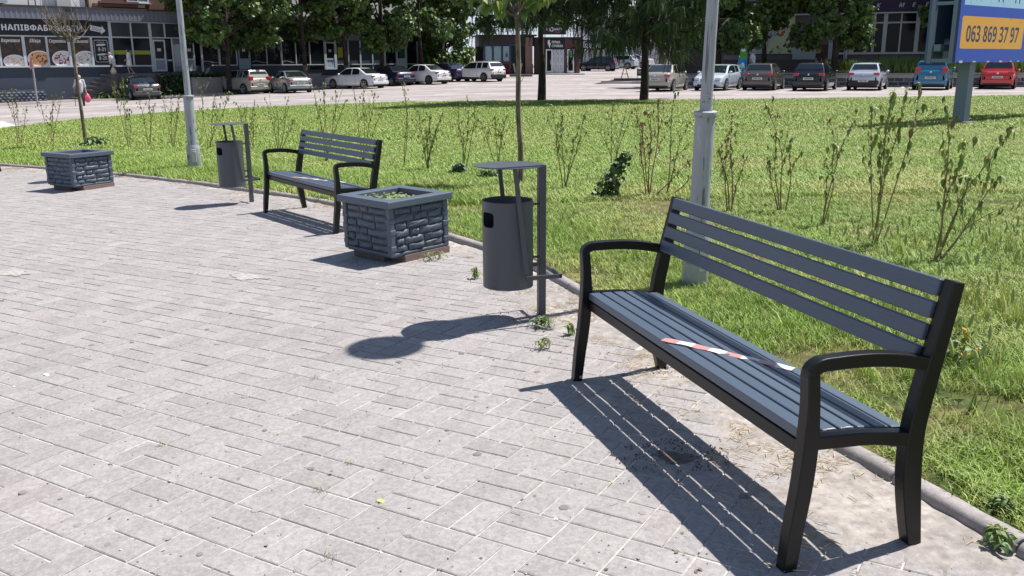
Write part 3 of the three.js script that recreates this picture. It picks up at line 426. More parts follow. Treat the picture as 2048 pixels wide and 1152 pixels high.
// ---------------------------------------------------------------- trees
const youngBark = mat([1, .90, .80], .9, { map: barkT, bumpMap: barkT, bumpScale: .006 });
const darkBark = mat([.22, .18, .15], .95, { map: barkT, bumpMap: barkT, bumpScale: .02 });
const whiteBark = mat([.62, .60, .56], .9, { map: barkT, bumpMap: barkT, bumpScale: .01 });
{ // bare young tree
  const t = thing('young_tree', 'bare young tree with a fan of leafless twigs, behind the far planter', 'tree', -9.5, G(-9.5, -20.2), -20.2), r = rng(12);
  part('trunk', [limb([[0, -.1, 0], [-.01, .8, .01], [-.02, 1.6, .02], [-.03, 2.35, 0]], .042, .034, 8, 14), tr(new THREE.SphereGeometry(.06, 8, 6), -.06, 2.33, 0)], youngBark, t);
  for (let k = 0; k < 26; k++) { const a = r() * 6.28, sp = .16 + r() * .50, h = .20 + r() * .50, e = V(-.06 + Math.cos(a) * sp, 2.34 + h, Math.sin(a) * sp), s = V(-.06, 2.25 + r() * .1, 0), m = s.clone().lerp(e, .5).add(V(0, -.06 - r() * .05, 0)), gs = [limb([s, m, e], .016, .005, 5, 5)]; for (let q = 0; q < 3; q++) { const b = m.clone().lerp(e, r()), f = b.clone().add(V((r() - .5) * .3, .12 + r() * .3, (r() - .5) * .3)); gs.push(limb([b, b.clone().lerp(f, .5).add(V(0, -.02, 0)), f], .006, .0025, 4, 4)); } part('branch', gs, youngBark, t); }
}
{ // young catalpa
  const t = thing('young_tree', 'young tree with large bright green leaves on a slender trunk, behind the near bin', 'tree', .11, G(.11, -11.2) + .02, -11.2), r = rng(31);
  part('trunk', limb([[0, -.1, 0], [.01, .35, .01], [-.02, .9, 0], [-.015, 1.5, .0], [-.03, 2.03, 0]], .037, .029, 10, 24), youngBark, t);
  part('knot', tr(new THREE.SphereGeometry(.046, 8, 6), -.03, 2.03, 0), youngBark, t);
  const geos = [leafGeo(.17, .15, .18, .9), leafGeo(.13, .11, .22, 1.1), leafGeo(.20, .17, .12, .7)], ms = [leafMat([.16, .27, .035], .45), leafMat([.22, .33, .05], .45), leafMat([.11, .21, .03], .4), leafMat([.30, .36, .08], .45)];
  const tips = [[-.55, .28, .1], [-.5, .42, -.2], [-.28, .55, .15], [-.12, .62, -.1], [.1, .66, .12], [.25, .55, -.15], [.45, .40, .1], [.62, .36, -.05], [.3, .24, .25], [-.3, .22, .3], [-.2, .5, -.35], [.15, .5, -.35], [.0, .75, 0], [-.42, .66, .0], [.4, .62, .18]];
  for (const e of tips) { const s = V(-.03, 2.02, 0), E = V(e[0] - .03, 2.02 + e[1], e[2]), m = s.clone().lerp(E, .5).add(V(0, -.05, 0)), c = new THREE.CatmullRomCurve3([s, m, E]); part('branch', limb([s, m, E], .013, .005, 6, 6), youngBark, t); const n = 7 + (r() * 5 | 0); for (let k = 0; k < n; k++) { const p = c.getPoint(.42 + .58 * r()), s2 = .6 + r() * .5, o = part('leaf', geos[r() * 3 | 0], ms[r() * 4 | 0], t); o.position.copy(p).add(V((r() - .5) * .10, (r() - .3) * .08, (r() - .5) * .10)); o.rotation.set(.2 + r() * .9, r() * 6.28, (r() - .5) * .8, 'YXZ'); o.scale.setScalar(s2); } }
  for (let k = 0; k < 3; k++) part('twig', limb([[.005, .55 + k * .35, 0], [.03, .58 + k * .35, .02], [.045, .62 + k * .35, .03]], .004, .002, 4), youngBark, t);
}
// spruces
const spruceM = [phys([.050, .092, .030], .75, { side: THREE.DoubleSide }), phys([.10, .155, .04], .75, { side: THREE.DoubleSide }), phys([.024, .048, .022], .8, { side: THREE.DoubleSide })];
function sprayGeo(l, w, seed) { // hanging needle spray: crossed toothed strips from the origin downwards
  const r = rng(seed), P = [], I = [], n = 7; for (let c = 0; c < 3; c++) { const a = c * 1.05, ca = Math.cos(a), sa = Math.sin(a); for (let k = 0; k < n; k++) { const y0 = -l * k / n, y1 = -l * (k + 1.5) / n, h = w * (.6 + .5 * r()) * (1 - .6 * k / n), b = P.length / 3; P.push(0, y0, 0, ca * h, y1, sa * h, 0, y1 + l * .1, 0, -ca * h * .9, y1 + .02 * r(), -sa * h * .9); I.push(b, b + 1, b + 2, b, b + 2, b + 3); } }
  const g = new THREE.BufferGeometry(); g.setAttribute('position', new THREE.Float32BufferAttribute(P, 3)); g.setIndex(I); g.setAttribute('uv', new THREE.Float32BufferAttribute(new Float32Array(P.length / 3 * 2), 2)); g.computeVertexNormals(); return g;
}
const spray = [sprayGeo(.55, .05, 1), sprayGeo(.42, .06, 2), sprayGeo(.7, .045, 3)];
function spruce(label, x, z, seed, y0, H, reach) {
  const t = thing('spruce', label, 'spruce tree', x, G(x, z) + LAWN_UP, z, 0), r = rng(seed);
  part('trunk', limb([[0, -.2, 0], [.02, 1, 0], [-.04, 2.5, .02], [0, 5, 0], [0, H, 0]], .175, .03, 12, 20), darkBark, t);
  const tw = [[], [], []], bs = [];
  for (let y = y0; y < H - .4; y += .36) {
    const nb = 6, L = reach * Math.pow(1 - (y - y0) / (H - y0), .75) + .25;
    for (let k = 0; k < nb; k++) {
      const a = r() * 6.28, l = L * (.65 + .5 * r()), dy = -.16 * l - r() * .5, s = V(0, y, 0), e = V(Math.cos(a) * l, y + dy + .18 * l * (r() - .2), Math.sin(a) * l), m = s.clone().lerp(e, .55).add(V(0, -.22 * l * .5, 0)), c = new THREE.CatmullRomCurve3([s, m, e]);
      if (y < 7) bs.push(limb([s, m, e], .045, .012, 5, 6));
      const n = Math.round(l * (y < 7.5 ? 17 : 8));
      for (let q = 0; q < n; q++) { const u = .16 + .84 * r(), p = c.getPoint(u), side = (r() - .5) * .75 * (1.15 - u) * l * .5; p.x += -Math.sin(a) * side; p.z += Math.cos(a) * side; p.y -= Math.abs(side) * .25; const sc = .7 + .7 * r(), lit = r(); tw[lit < .5 ? 0 : lit < .78 ? 1 : 2].push([M4(p.x, p.y + .05, p.z, (r() - .5) * .6, r() * 6.28, (r() - .5) * .6 + (r() < .25 ? .9 : 0), sc, sc * (y < 7.5 ? 1 : 1.5)), null]); }
    }
  }
  part('bough', bs, darkBark, t);
  tw.forEach((l, i) => inst('needle_spray', spray[i], spruceM[i], l, t));
}
spruce('dark spruce with a bare lower trunk, left of the pair at the far lawn edge', 1.18, -35.2, 301, 3.7, 13.5, 3.1);
spruce('dark spruce with drooping twigs, right of the pair at the far lawn edge', 4.87, -33.5, 302, 2.7, 12.5, 3.6);
// broadleaved trees
const cluster = [0, 1, 2].map(s => { const r = rng(400 + s), gs = []; for (let k = 0; k < 7; k++) { const g = leafGeo(.24, .19, .2, .7); gs.push(g.applyMatrix4(M4((r() - .5) * .34, (r() - .5) * .26, (r() - .5) * .34, -.2 + r() * 1.2, r() * 6.28, (r() - .5), .8 + .5 * r()))); } return merge(gs); });
const crownM = [leafMat([.048, .105, .018], .30), leafMat([.075, .145, .022], .36), leafMat([.13, .21, .03], .40)];
function tree(label, x, z, gy, H, y0, rx, ry, seed, o = {}) {
  const t = thing(o.name || 'leafy_tree', label, 'tree', x, gy, z, 0), r = rng(seed), tr0 = o.trunk || .19, blobs = [];
  part('trunk', limb([[0, -.3, 0], [.03, 1.2, .02], [(r() - .5) * .3, y0 + .6, (r() - .5) * .2], [(r() - .5) * .4, H * .72, 0]], tr0, tr0 * .45, 10, 14), o.bark || darkBark, t);
  if (o.white) part('painted_base', limb([[0, -.25, 0], [.01, .4, .01], [.022, .95, .015]], tr0 + .006, tr0 * .97 + .004, 10, 5), whiteBark, t);
  const nb = o.n || 26; for (let k = 0; k < nb; k++) { const a = r() * 6.28, v = r() * 1.0, hh = y0 + (H - y0) * v, w = rx * Math.sqrt(Math.max(.08, 1 - Math.pow((v - (o.belly ?? .38)) / (v < .38 ? .62 : .72), 2))) * (.35 + .65 * Math.sqrt(r())); blobs.push([Math.cos(a) * w, hh, Math.sin(a) * w, (o.blob || .95) * (.65 + .6 * r())]); }
  part('limb', blobs.slice(0, 14).map(b => limb([[0, Math.max(1.2, b[1] * .62), 0], [b[0] * .45, b[1] * .82, b[2] * .45], [b[0] * .9, b[1], b[2] * .9]], .06, .015, 5, 5)), o.bark || darkBark, t);
  const L = [[], [], []], C = new THREE.Color();
  for (const [bx0, by, bz, br] of blobs) { const n = Math.round((o.dens || 62) * br * br); for (let k = 0; k < n; k++) { const a = r() * 6.28, c = r() * 2 - 1, rad = br * Math.pow(r(), .38), q = Math.sqrt(1 - c * c) * rad, px = bx0 + Math.cos(a) * q, py = by + c * rad * .8, pz = bz + Math.sin(a) * q; if (py < y0 - .5) continue; const tone = .75 + .5 * r(); C.setRGB(tone, tone, tone * .95); L[r() * 3 | 0].push([M4(px, py, pz, (r() - .5) * 1.2, r() * 6.28, (r() - .5) * 1.2, (o.leaf || 1) * (.75 + .6 * r())), C.clone()]); } }
  L.forEach((l, i) => inst('crown', cluster[i], crownM[i], l, t));
  return t;
}
const TREES = 'broadleaved trees in front of the shops';
tree('broad leafy tree in front of the red and white shop sign, leftmost of the row', -19.2, -62.6, .1, 10.5, 3.05, 4.1, 3, 501, { n: 56, dens: 62 });
tree('leafy tree with white painted trunk base in front of the glazed shopfront', -15.1, -67.6, .45, 10.5, 3.1, 3.0, 3, 502, { white: 1, n: 34 });
tree('leafy tree behind the front end of the first white sedan, middle of the shop row', -12.4, -69.3, .4, 11, 3.3, 2.5, 3, 503, { white: 1, n: 30 });
tree('leafy tree with low hanging branches behind the first white sedan', -9.9, -70.6, .35, 10.5, 2.3, 2.2, 3, 504, { n: 30 });
tree('leafy tree above the navy sedan, at the right end of the shop row', -7.2, -74.5, .4, 10.5, 3.3, 3.0, 3, 505, { n: 32 });
tree('dark dense bush-like tree behind the white wagon', -5.4, -79, .5, 7.5, .5, 2.1, 3, 506, { n: 34, belly: .3 });
tree('tall dark tree behind the blue shop kiosk', -2.2, -91, .8, 11, 3.9, 3.2, 3, 507, { n: 34 });
tree('dark tree left of the hairdresser kiosk roof', 1.6, -92.5, .9, 11, 4.6, 3.0, 3, 508, { n: 30 });
tree('dark leafy tree behind the near lamp post, left of the poster wall', 13.3, -59.2, .45, 10.5, 2.0, 2.5, 3, 509, { n: 36 });
tree('dark leafy tree left of the poster wall beside the flag', 16.6, -60.6, .55, 10.5, 2.55, 2.0, 3, 510, { n: 30 });
tree('very dense round dark tree in front of the furniture shop entrance', 20.55, -58.6, .55, 10.5, 2.25, 2.6, 3, 511, { n: 46, dens: 70, trunk: .26 });
tree('dark tree behind the billboard frame', 28.4, -59.3, .55, 10, 2.6, 1.7, 3, 512, { n: 26 });
tree('dark tree filling the gap between the two far buildings', 8.6, -112, 1.6, 12, 3.4, 3.4, 3, 513, { n: 30 });
tree('pale far tree beside the gabled house', 15.6, -122, 1.8, 9, 1.5, 3, 3, 514, { n: 26 });

// ---------------------------------------------------------------- grass
function tuft(n, h, w, spread, lean, seed) {
  const r = rng(seed), P = [], I = [], N = [];
  for (let k = 0; k < n; k++) { const a = r() * 6.28, d = Math.sqrt(r()) * spread, x = Math.cos(a) * d, z = Math.sin(a) * d, f = r() * 6.28, hh = h * (.5 + .7 * r()), l = lean * hh * (.3 + r()), dx = Math.cos(f) * l, dz = Math.sin(f) * l, wx = -Math.sin(f) * w * (.7 + .6 * r()) / 2, wz = Math.cos(f) * w / 2, b = P.length / 3; P.push(x - wx, -.01, z - wz, x + wx, -.01, z + wz, x - wx * .8 + dx * .4, hh * .6, z - wz * .8 + dz * .4, x + wx * .8 + dx * .4, hh * .6, z + wz * .8 + dz * .4, x + dx, hh, z + dz); I.push(b, b + 1, b + 2, b + 1, b + 3, b + 2, b + 2, b + 3, b + 4); }
  const g = new THREE.BufferGeometry(); g.setAttribute('position', new THREE.Float32BufferAttribute(P, 3)); g.setIndex(I); g.setAttribute('uv', new THREE.Float32BufferAttribute(new Float32Array(P.length / 3 * 2), 2)); g.computeVertexNormals(); return g;
}
{
  const bladeM = phys([1, 1, 1], .62, { side: THREE.DoubleSide, transmission: .28, thickness: 0 });
  const near = [tuft(14, .032, .0042, .055, 1.5, 1), tuft(14, .028, .004, .055, 2.0, 2)], mid = [tuft(12, .045, .008, .11, 1.5, 3)], far = [tuft(11, .05, .016, .22, 1.6, 4)], tall = [tuft(12, .095, .0055, .05, .8, 5), tuft(10, .12, .005, .04, .7, 6)];
  const lists = { near: [[], []], mid: [[]], far: [[]], tall: [[], []] }, C = new THREE.Color(), r = rng(99);
  const dryness = (x, z) => { const f = sm((-z - 9) / 9); return lerp(sm((fbm(x * .8, z * .8, 121, 4) - .38) * 3.0) * .5 + .06, .20 + .5 * (fbm(x * .35, z * .22, 123, 3) - .5), f) + .25 * (fbm(x * 4, z * 4, 125, 2) - .4); };
  const bare = (x, z, d) => Math.max(0, .55 - d * 3.2) + Math.exp(-Math.pow(Math.hypot(x - .25, (z + 11.1)) / .38, 2)) * .8 + Math.exp(-Math.pow(Math.hypot(x - 1.55, (z + 8.9) * .8) / .5, 2)) * .7 + Math.exp(-Math.pow(Math.hypot(x - 1.62, z + 4.3) / .28, 2)) * .6 + Math.exp(-Math.pow(Math.hypot(x - 1.75, z + 3.4) / .3, 2)) * .65;
  const put = (L, k, x, z, s, sy, dr, y = 0) => { const v = L === lists.far ? .8 + .36 * r() : .6 + .76 * r(), q = Math.min(1, Math.max(0, dr + (r() - .5) * .45)); C.setRGB(lerp(.225, .48, q) * v, lerp(.365, .45, q) * v, lerp(.034, .15, q) * v); L[k].push([M4(x, G(x, z) + LAWN_UP + y, z, (r() - .5) * .2, r() * 6.28, (r() - .5) * .2, s, sy), C.clone()]); };
  const fill = (n, z0, z1, f) => { for (let k = 0; k < n; k++) { const z = -lerp(z0, z1, r()), x = lerp(-.62, .66, r()) * -z + (z > -4 ? 1.2 : 0); if (inLawn(x, z)) f(x, z); } };
  fill(46000, 2, 9.5, (x, z) => { const d = -kerbDist(x, z), dr = dryness(x, z), b = bare(x, z, d) + sm((fbm(x * 1.7, z * 1.7, 151, 3) - .60) * 6) * .7; if (d < .06 || r() < b) return; const lush = Math.exp(-Math.pow((d - .8) / .55, 2)) * (z > -8.5 ? 1 : .5); put(lists.near, r() * 2 | 0, x, z, .8 + .5 * r(), .65 + .5 * r() + lush * .5, dr * (1 - .65 * lush) + b * .5); });
  fill(56000, 9.5, 18, (x, z) => { const d = -kerbDist(x, z), dr = dryness(x, z), b = bare(x, z, d); if (d < .06 || r() < b * .9) return; const lush = Math.exp(-Math.pow((d - .9) / .7, 2)); put(lists.mid, 0, x, z, .8 + .5 * r(), .6 + .5 * r() + lush * .6, dr * (1 - .7 * lush) + b * .5); });
  fill(60000, 18, 39.5, (x, z) => { if (-kerbDist(x, z) < .1) return; const edge = z < -31 ? .6 : 1; put(lists.far, 0, x, z, .7 + .5 * r(), .55 + .5 * r(), dryness(x, z) * edge); });
  // taller unmown grass right of the bench and along the kerb
  fill(9000, 2, 8.5, (x, z) => { const d = -kerbDist(x, z); if (d < .1) return; const a = fbm(x * 1.6, z * 1.6, 131, 3), right = sm((x - 1.75) / .9) * sm((-z - 1.5) / 1) * sm((7.4 + z) / 1.5), strip = Math.exp(-Math.pow((d - .55) / .4, 2)) * sm((-z - 3.5) / 1.5); if (r() > (right * .75 + strip * .34) * sm((a - .30) * 4)) return; put(lists.tall, r() * 2 | 0, x, z, .75 + .5 * r(), .5 + .55 * r() + right * .25, .22 + .7 * a * right); });
  fill(9000, 8, 20, (x, z) => { const d = -kerbDist(x, z); if (d < .1 || d > 1.7) return; if (r() > .3 * sm((fbm(x * 1.2, z * 1.2, 135, 3) - .42) * 5)) return; put(lists.tall, r() * 2 | 0, x, z, 1.1 + .5 * r(), .6 + .5 * r(), .12); });
  const lab = { near: 'short mown grass of the near lawn, green with straw patches', mid: 'short grass of the middle lawn', far: 'short bright grass of the far lawn', tall: 'taller unmown grass tufts along the kerb and right of the nearest bench' };
  for (const k in lists) { const t = new THREE.Group(); t.name = { near: 'near_grass', mid: 'middle_grass', far: 'distant_grass', tall: 'tall_grass' }[k]; scene.add(t); tag(t, lab[k], 'grass', null, 'stuff'); lists[k].forEach((l, i) => l.length && inst('grass_blades', { near, mid, far, tall }[k][i], bladeM, l, t)); }
  // foxtail heads in the tall grass
  const hg = merge([tr(new THREE.SphereGeometry(.008, 5, 6), 0, 0, 0)]); hg.scale(1, 4.5, 1); const fl = [];
  for (let k = 0; k < 260; k++) { const z = -2.4 - r() * 4.6, x = 1.9 + r() * 2.2; if (!inLawn(x, z) || x / -z > .66) continue; C.setRGB(.30, .38, .12); fl.push([M4(x, G(x, z) + .19 + r() * .09, z, (r() - .5) * .7, r() * 6.28, (r() - .5) * .7, .8 + r() * .5), C.clone()]); }
  tag(inst('grass_heads', hg, mat([1, 1, 1], .8), fl), 'pale foxtail seed heads standing in the tall grass', 'grass', null, 'stuff');
  // clover and dandelion specks
  const sp = []; const bd = new THREE.SphereGeometry(.012, 5, 4); for (let k = 0; k < 420; k++) { const z = -(12 + r() * 24), x = lerp(-.6, .62, r()) * -z; if (!inLawn(x, z)) continue; const y = r() < .4; C.setRGB(y ? .75 : .72, y ? .6 : .72, y ? .08 : .62); sp.push([M4(x, G(x, z) + LAWN_UP + .05, z, 0, 0, 0, .7 + -z * .02), C.clone()]); }
  tag(inst('lawn_flowers', bd, mat([1, 1, 1], .8), sp), 'tiny white and yellow flowers scattered in the lawn', 'flowers', null, 'stuff');
}
// straw, twigs, leaves and grit on the paving
{
  const r = rng(55), C = new THREE.Color(), straw = [], leaf = [], grit = [];
  const sg = bx(.042, .0015, .0022, 0, .0012, 0), lg = leafGeo(.035, .018, .25, .5), gg = new THREE.IcosahedronGeometry(.004, 0);
  for (let k = 0; k < 42000; k++) { const t = r() * .86, p = KERB.getPointAt(.02 + t * .98), d = Math.abs(r() + r() + r() - 1.5) * 1.35, x = p.x - d * .94 + (r() - .5) * .3, z = p.z + d * .3 + (r() - .5) * .3; if (z < -19 || z > -1.6) continue; const kd = kerbDist(x, z); if (kd < .05 || kd > 1.4) continue; const a = dirtAmount(x, z, kd), cl = fbm(x * 3.2, z * 3.2, 141, 3); if (r() > a * sm((cl - .42) * 6) * 1.1 + .02) continue; const v = .7 + .5 * r(); C.setRGB(.46 * v, .36 * v, .22 * v); straw.push([M4(x, TILT * x + .003 + .006 * a, z, (r() - .5) * .3, r() * 6.28, (r() - .5) * .35, .35 + r() * .85), C.clone()]); }
  for (let k = 0; k < 420; k++) { const z = -1.9 - Math.pow(r(), 1.6) * 11, x = lerp(-.62, .62, r()) * -z; if (kerbDist(x, z) < .15) continue; const v = .5 + r(), w = r() < .3; C.setRGB((w ? .55 : .22) * v, (w ? .52 : .18) * v, (w ? .44 : .13) * v); leaf.push([M4(x, TILT * x + .003, z, .05, r() * 6.28, (r() - .5) * .3, .2 + r() * .55), C.clone()]); }
  for (let k = 0; k < 5200; k++) { const z = -1.7 - Math.pow(r(), 1.5) * 9, x = lerp(-.62, .62, r()) * -z, kd = kerbDist(x, z); if (kd < .06 || (kd > .9 && r() < .62)) continue; const v = .35 + r() * .9; C.setRGB(.36 * v, .32 * v, .29 * v); grit.push([M4(x, TILT * x + .0005, z, r() * 3, r() * 6.28, 0, .25 + r() * .8), C.clone()]); }
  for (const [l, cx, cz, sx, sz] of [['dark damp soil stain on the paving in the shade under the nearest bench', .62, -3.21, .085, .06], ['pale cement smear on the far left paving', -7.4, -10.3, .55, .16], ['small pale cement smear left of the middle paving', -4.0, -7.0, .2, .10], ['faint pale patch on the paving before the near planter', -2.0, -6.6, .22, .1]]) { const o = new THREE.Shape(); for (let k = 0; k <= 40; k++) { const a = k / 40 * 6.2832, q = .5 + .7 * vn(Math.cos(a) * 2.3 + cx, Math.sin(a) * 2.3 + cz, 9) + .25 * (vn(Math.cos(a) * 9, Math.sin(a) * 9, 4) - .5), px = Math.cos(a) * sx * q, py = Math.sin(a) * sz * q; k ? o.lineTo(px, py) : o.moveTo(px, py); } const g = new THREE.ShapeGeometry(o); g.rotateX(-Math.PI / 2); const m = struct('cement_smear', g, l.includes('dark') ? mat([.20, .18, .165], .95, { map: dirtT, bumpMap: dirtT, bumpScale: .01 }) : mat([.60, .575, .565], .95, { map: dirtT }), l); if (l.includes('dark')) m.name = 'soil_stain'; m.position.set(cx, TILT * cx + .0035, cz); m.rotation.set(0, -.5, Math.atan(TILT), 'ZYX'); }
  const gum = []; for (let k = 0; k < 170; k++) { const z = -1.9 - Math.pow(r(), 1.4) * 10, x = lerp(-.6, .3, r()) * -z; if (kerbDist(x, z) < .4) continue; const v = .5 + r() * .5; C.setRGB(.30 * v, .28 * v, .285 * v); gum.push([M4(x, TILT * x + .0016, z, 0, r() * 6.28, Math.atan(TILT), .4 + r() * .8, 1), C.clone()]); } tag(inst('gum_spots', cy(.014, .016, .002, 9, 0, 0, 0), mat([1, 1, 1], .9), gum), 'dark trodden gum spots dotted over the paving', 'stains', null, 'stuff');
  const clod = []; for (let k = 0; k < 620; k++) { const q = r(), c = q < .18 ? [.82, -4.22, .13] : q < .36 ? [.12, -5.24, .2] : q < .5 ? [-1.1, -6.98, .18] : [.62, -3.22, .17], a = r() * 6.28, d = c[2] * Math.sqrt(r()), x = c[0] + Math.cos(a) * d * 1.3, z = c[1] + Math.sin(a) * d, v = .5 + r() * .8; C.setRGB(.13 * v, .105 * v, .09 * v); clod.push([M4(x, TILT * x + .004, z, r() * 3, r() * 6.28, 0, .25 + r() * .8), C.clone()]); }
  const wm = () => mat([1, 1, 1], .95);
  tag(inst('dry_straw', sg, wm(), straw), 'dry straw and twigs scattered on the sandy strip by the kerb', 'straw', null, 'stuff');
  tag(inst('leaf_litter', lg, phys([1, 1, 1], .9, { side: THREE.DoubleSide }), leaf), 'small dry leaves and scraps scattered over the paving', 'litter', null, 'stuff');
  tag(inst('grit', gg, wm(), grit), 'grit and crumbs scattered over the paving', 'grit', null, 'stuff');
  tag(inst('dark_crumbs', gg, wm(), clod), 'dark soil crumbs heaped by the bench leg, bin foot and planter base', 'soil', null, 'stuff');
  for (const [l, x, z, c] of [['yellow-green fallen leaf lying on the paving in the foreground', -.49, -2.93, [.42, .44, .16]], ['scrap of white paper on the paving, left of centre', -2.46, -4.45, [.8, .8, .8]]]) { const o = top('fallen_leaf', leafGeo(.045, .02, .4, .3), phys(c, .8, { side: THREE.DoubleSide }), l, l.includes('paper') ? 'paper scrap' : 'leaf'); if (l.includes('paper')) o.name = 'paper_scrap'; o.position.set(x, TILT * x + .006, z); o.rotation.set(.1, 1.1, .1); }
  // dry grass tufts growing in the joints
  for (const [px, pz, s, l] of [[-.703, -3.02, 1, 'dry weed tuft in a paver joint, largest of the foreground tufts'], [-.585, -2.554, .9, 'dry weed tuft in a paver joint, closest to the bottom edge'], [-.647, -3.255, .6, 'tiny dry weed tuft in a paver joint near the fallen yellow-green leaf'], [-1.0, -4.26, .8, 'dry weed tuft in a paver joint left of the round lamp shadow'], [-1.475, -3.49, .75, 'dry weed tuft in a paver joint, leftmost of the foreground tufts']]) { const o = top('joint_weed', tuft(18, .035 * s, .002, .03 * s, 1.5, 7 + s * 10), mat([.34, .31, .20], .9, { side: THREE.DoubleSide }), l, 'weed', 'dry weed tufts in the paver joints'); o.position.set(px, TILT * px - .002, pz); }
}

// ---------------------------------------------------------------- parked cars
const tyreM = mat([.018, .018, .02], .85), archM = mat([.006, .006, .007], .9), rimM = phys([.55, .56, .58], .28, { metalness: .75 }), darkRimM = phys([.16, .16, .17], .3, { metalness: .7 }), trimM = mat([.02, .02, .022], .6), glassM = phys([.012, .016, .018], .04, { clearcoat: 1, clearcoatRoughness: .02 }), tailM = phys([.42, .015, .02], .18, { clearcoat: 1 }), headM = phys([.62, .66, .70], .1, { clearcoat: 1 }), plateM = mat([.72, .72, .70], .5), chromeM = phys([.7, .7, .72], .15, { metalness: 1 });
const KINDS = { // body top line and cabin, x from rear 0 to front 1, heights in metres
  sedan: { L: 4.5, W: 1.75, H: 1.46, top: [[0, .78], [.02, .95], [.05, 1.0], [.16, 1.01], [.3, .97], [.55, .93], [.72, .93], [.8, .90], [.92, .80], [.975, .70], [1, .52]], cab: [.145, .31, .56, .735] },
  hatch: { L: 4.15, W: 1.74, H: 1.48, top: [[0, .72], [.015, .95], [.05, 1.0], [.2, .98], [.5, .94], [.73, .94], [.8, .91], [.92, .80], [.975, .68], [1, .5]], cab: [.025, .115, .53, .75] },
  wagon: { L: 4.6, W: 1.77, H: 1.49, top: [[0, .72], [.015, .95], [.05, 1.0], [.2, .99], [.5, .95], [.73, .94], [.8, .91], [.92, .80], [.975, .68], [1, .5]], cab: [.02, .10, .55, .745] },
  suv: { L: 4.3, W: 1.82, H: 1.67, top: [[0, .80], [.012, 1.04], [.04, 1.12], [.2, 1.11], [.5, 1.07], [.73, 1.07], [.8, 1.04], [.92, .96], [.975, .84], [1, .6]], cab: [.018, .07, .55, .735] },
};
function curve(L, x) { for (let i = 1; i < L.length; i++) if (x <= L[i][0]) { const t = (x - L[i - 1][0]) / (L[i][0] - L[i - 1][0]); return lerp(L[i - 1][1], L[i][1], t * t * (3 - 2 * t) * .5 + t * .5); } return L[L.length - 1][1]; }
function loft(rings) { const n = rings[0].length, P = [], I = []; rings.forEach(r => r.forEach(p => P.push(...p))); for (let k = 0; k < rings.length - 1; k++) for (let j = 0; j < n - 1; j++) { const a = k * n + j, b = a + n; I.push(a, a + 1, b, a + 1, b + 1, b); } const g = new THREE.BufferGeometry(); g.setAttribute('position', new THREE.Float32BufferAttribute(P, 3)); g.setIndex(I); g.setAttribute('uv', new THREE.Float32BufferAttribute(new Float32Array(P.length / 3 * 2), 2)); g.computeVertexNormals(); return g; }
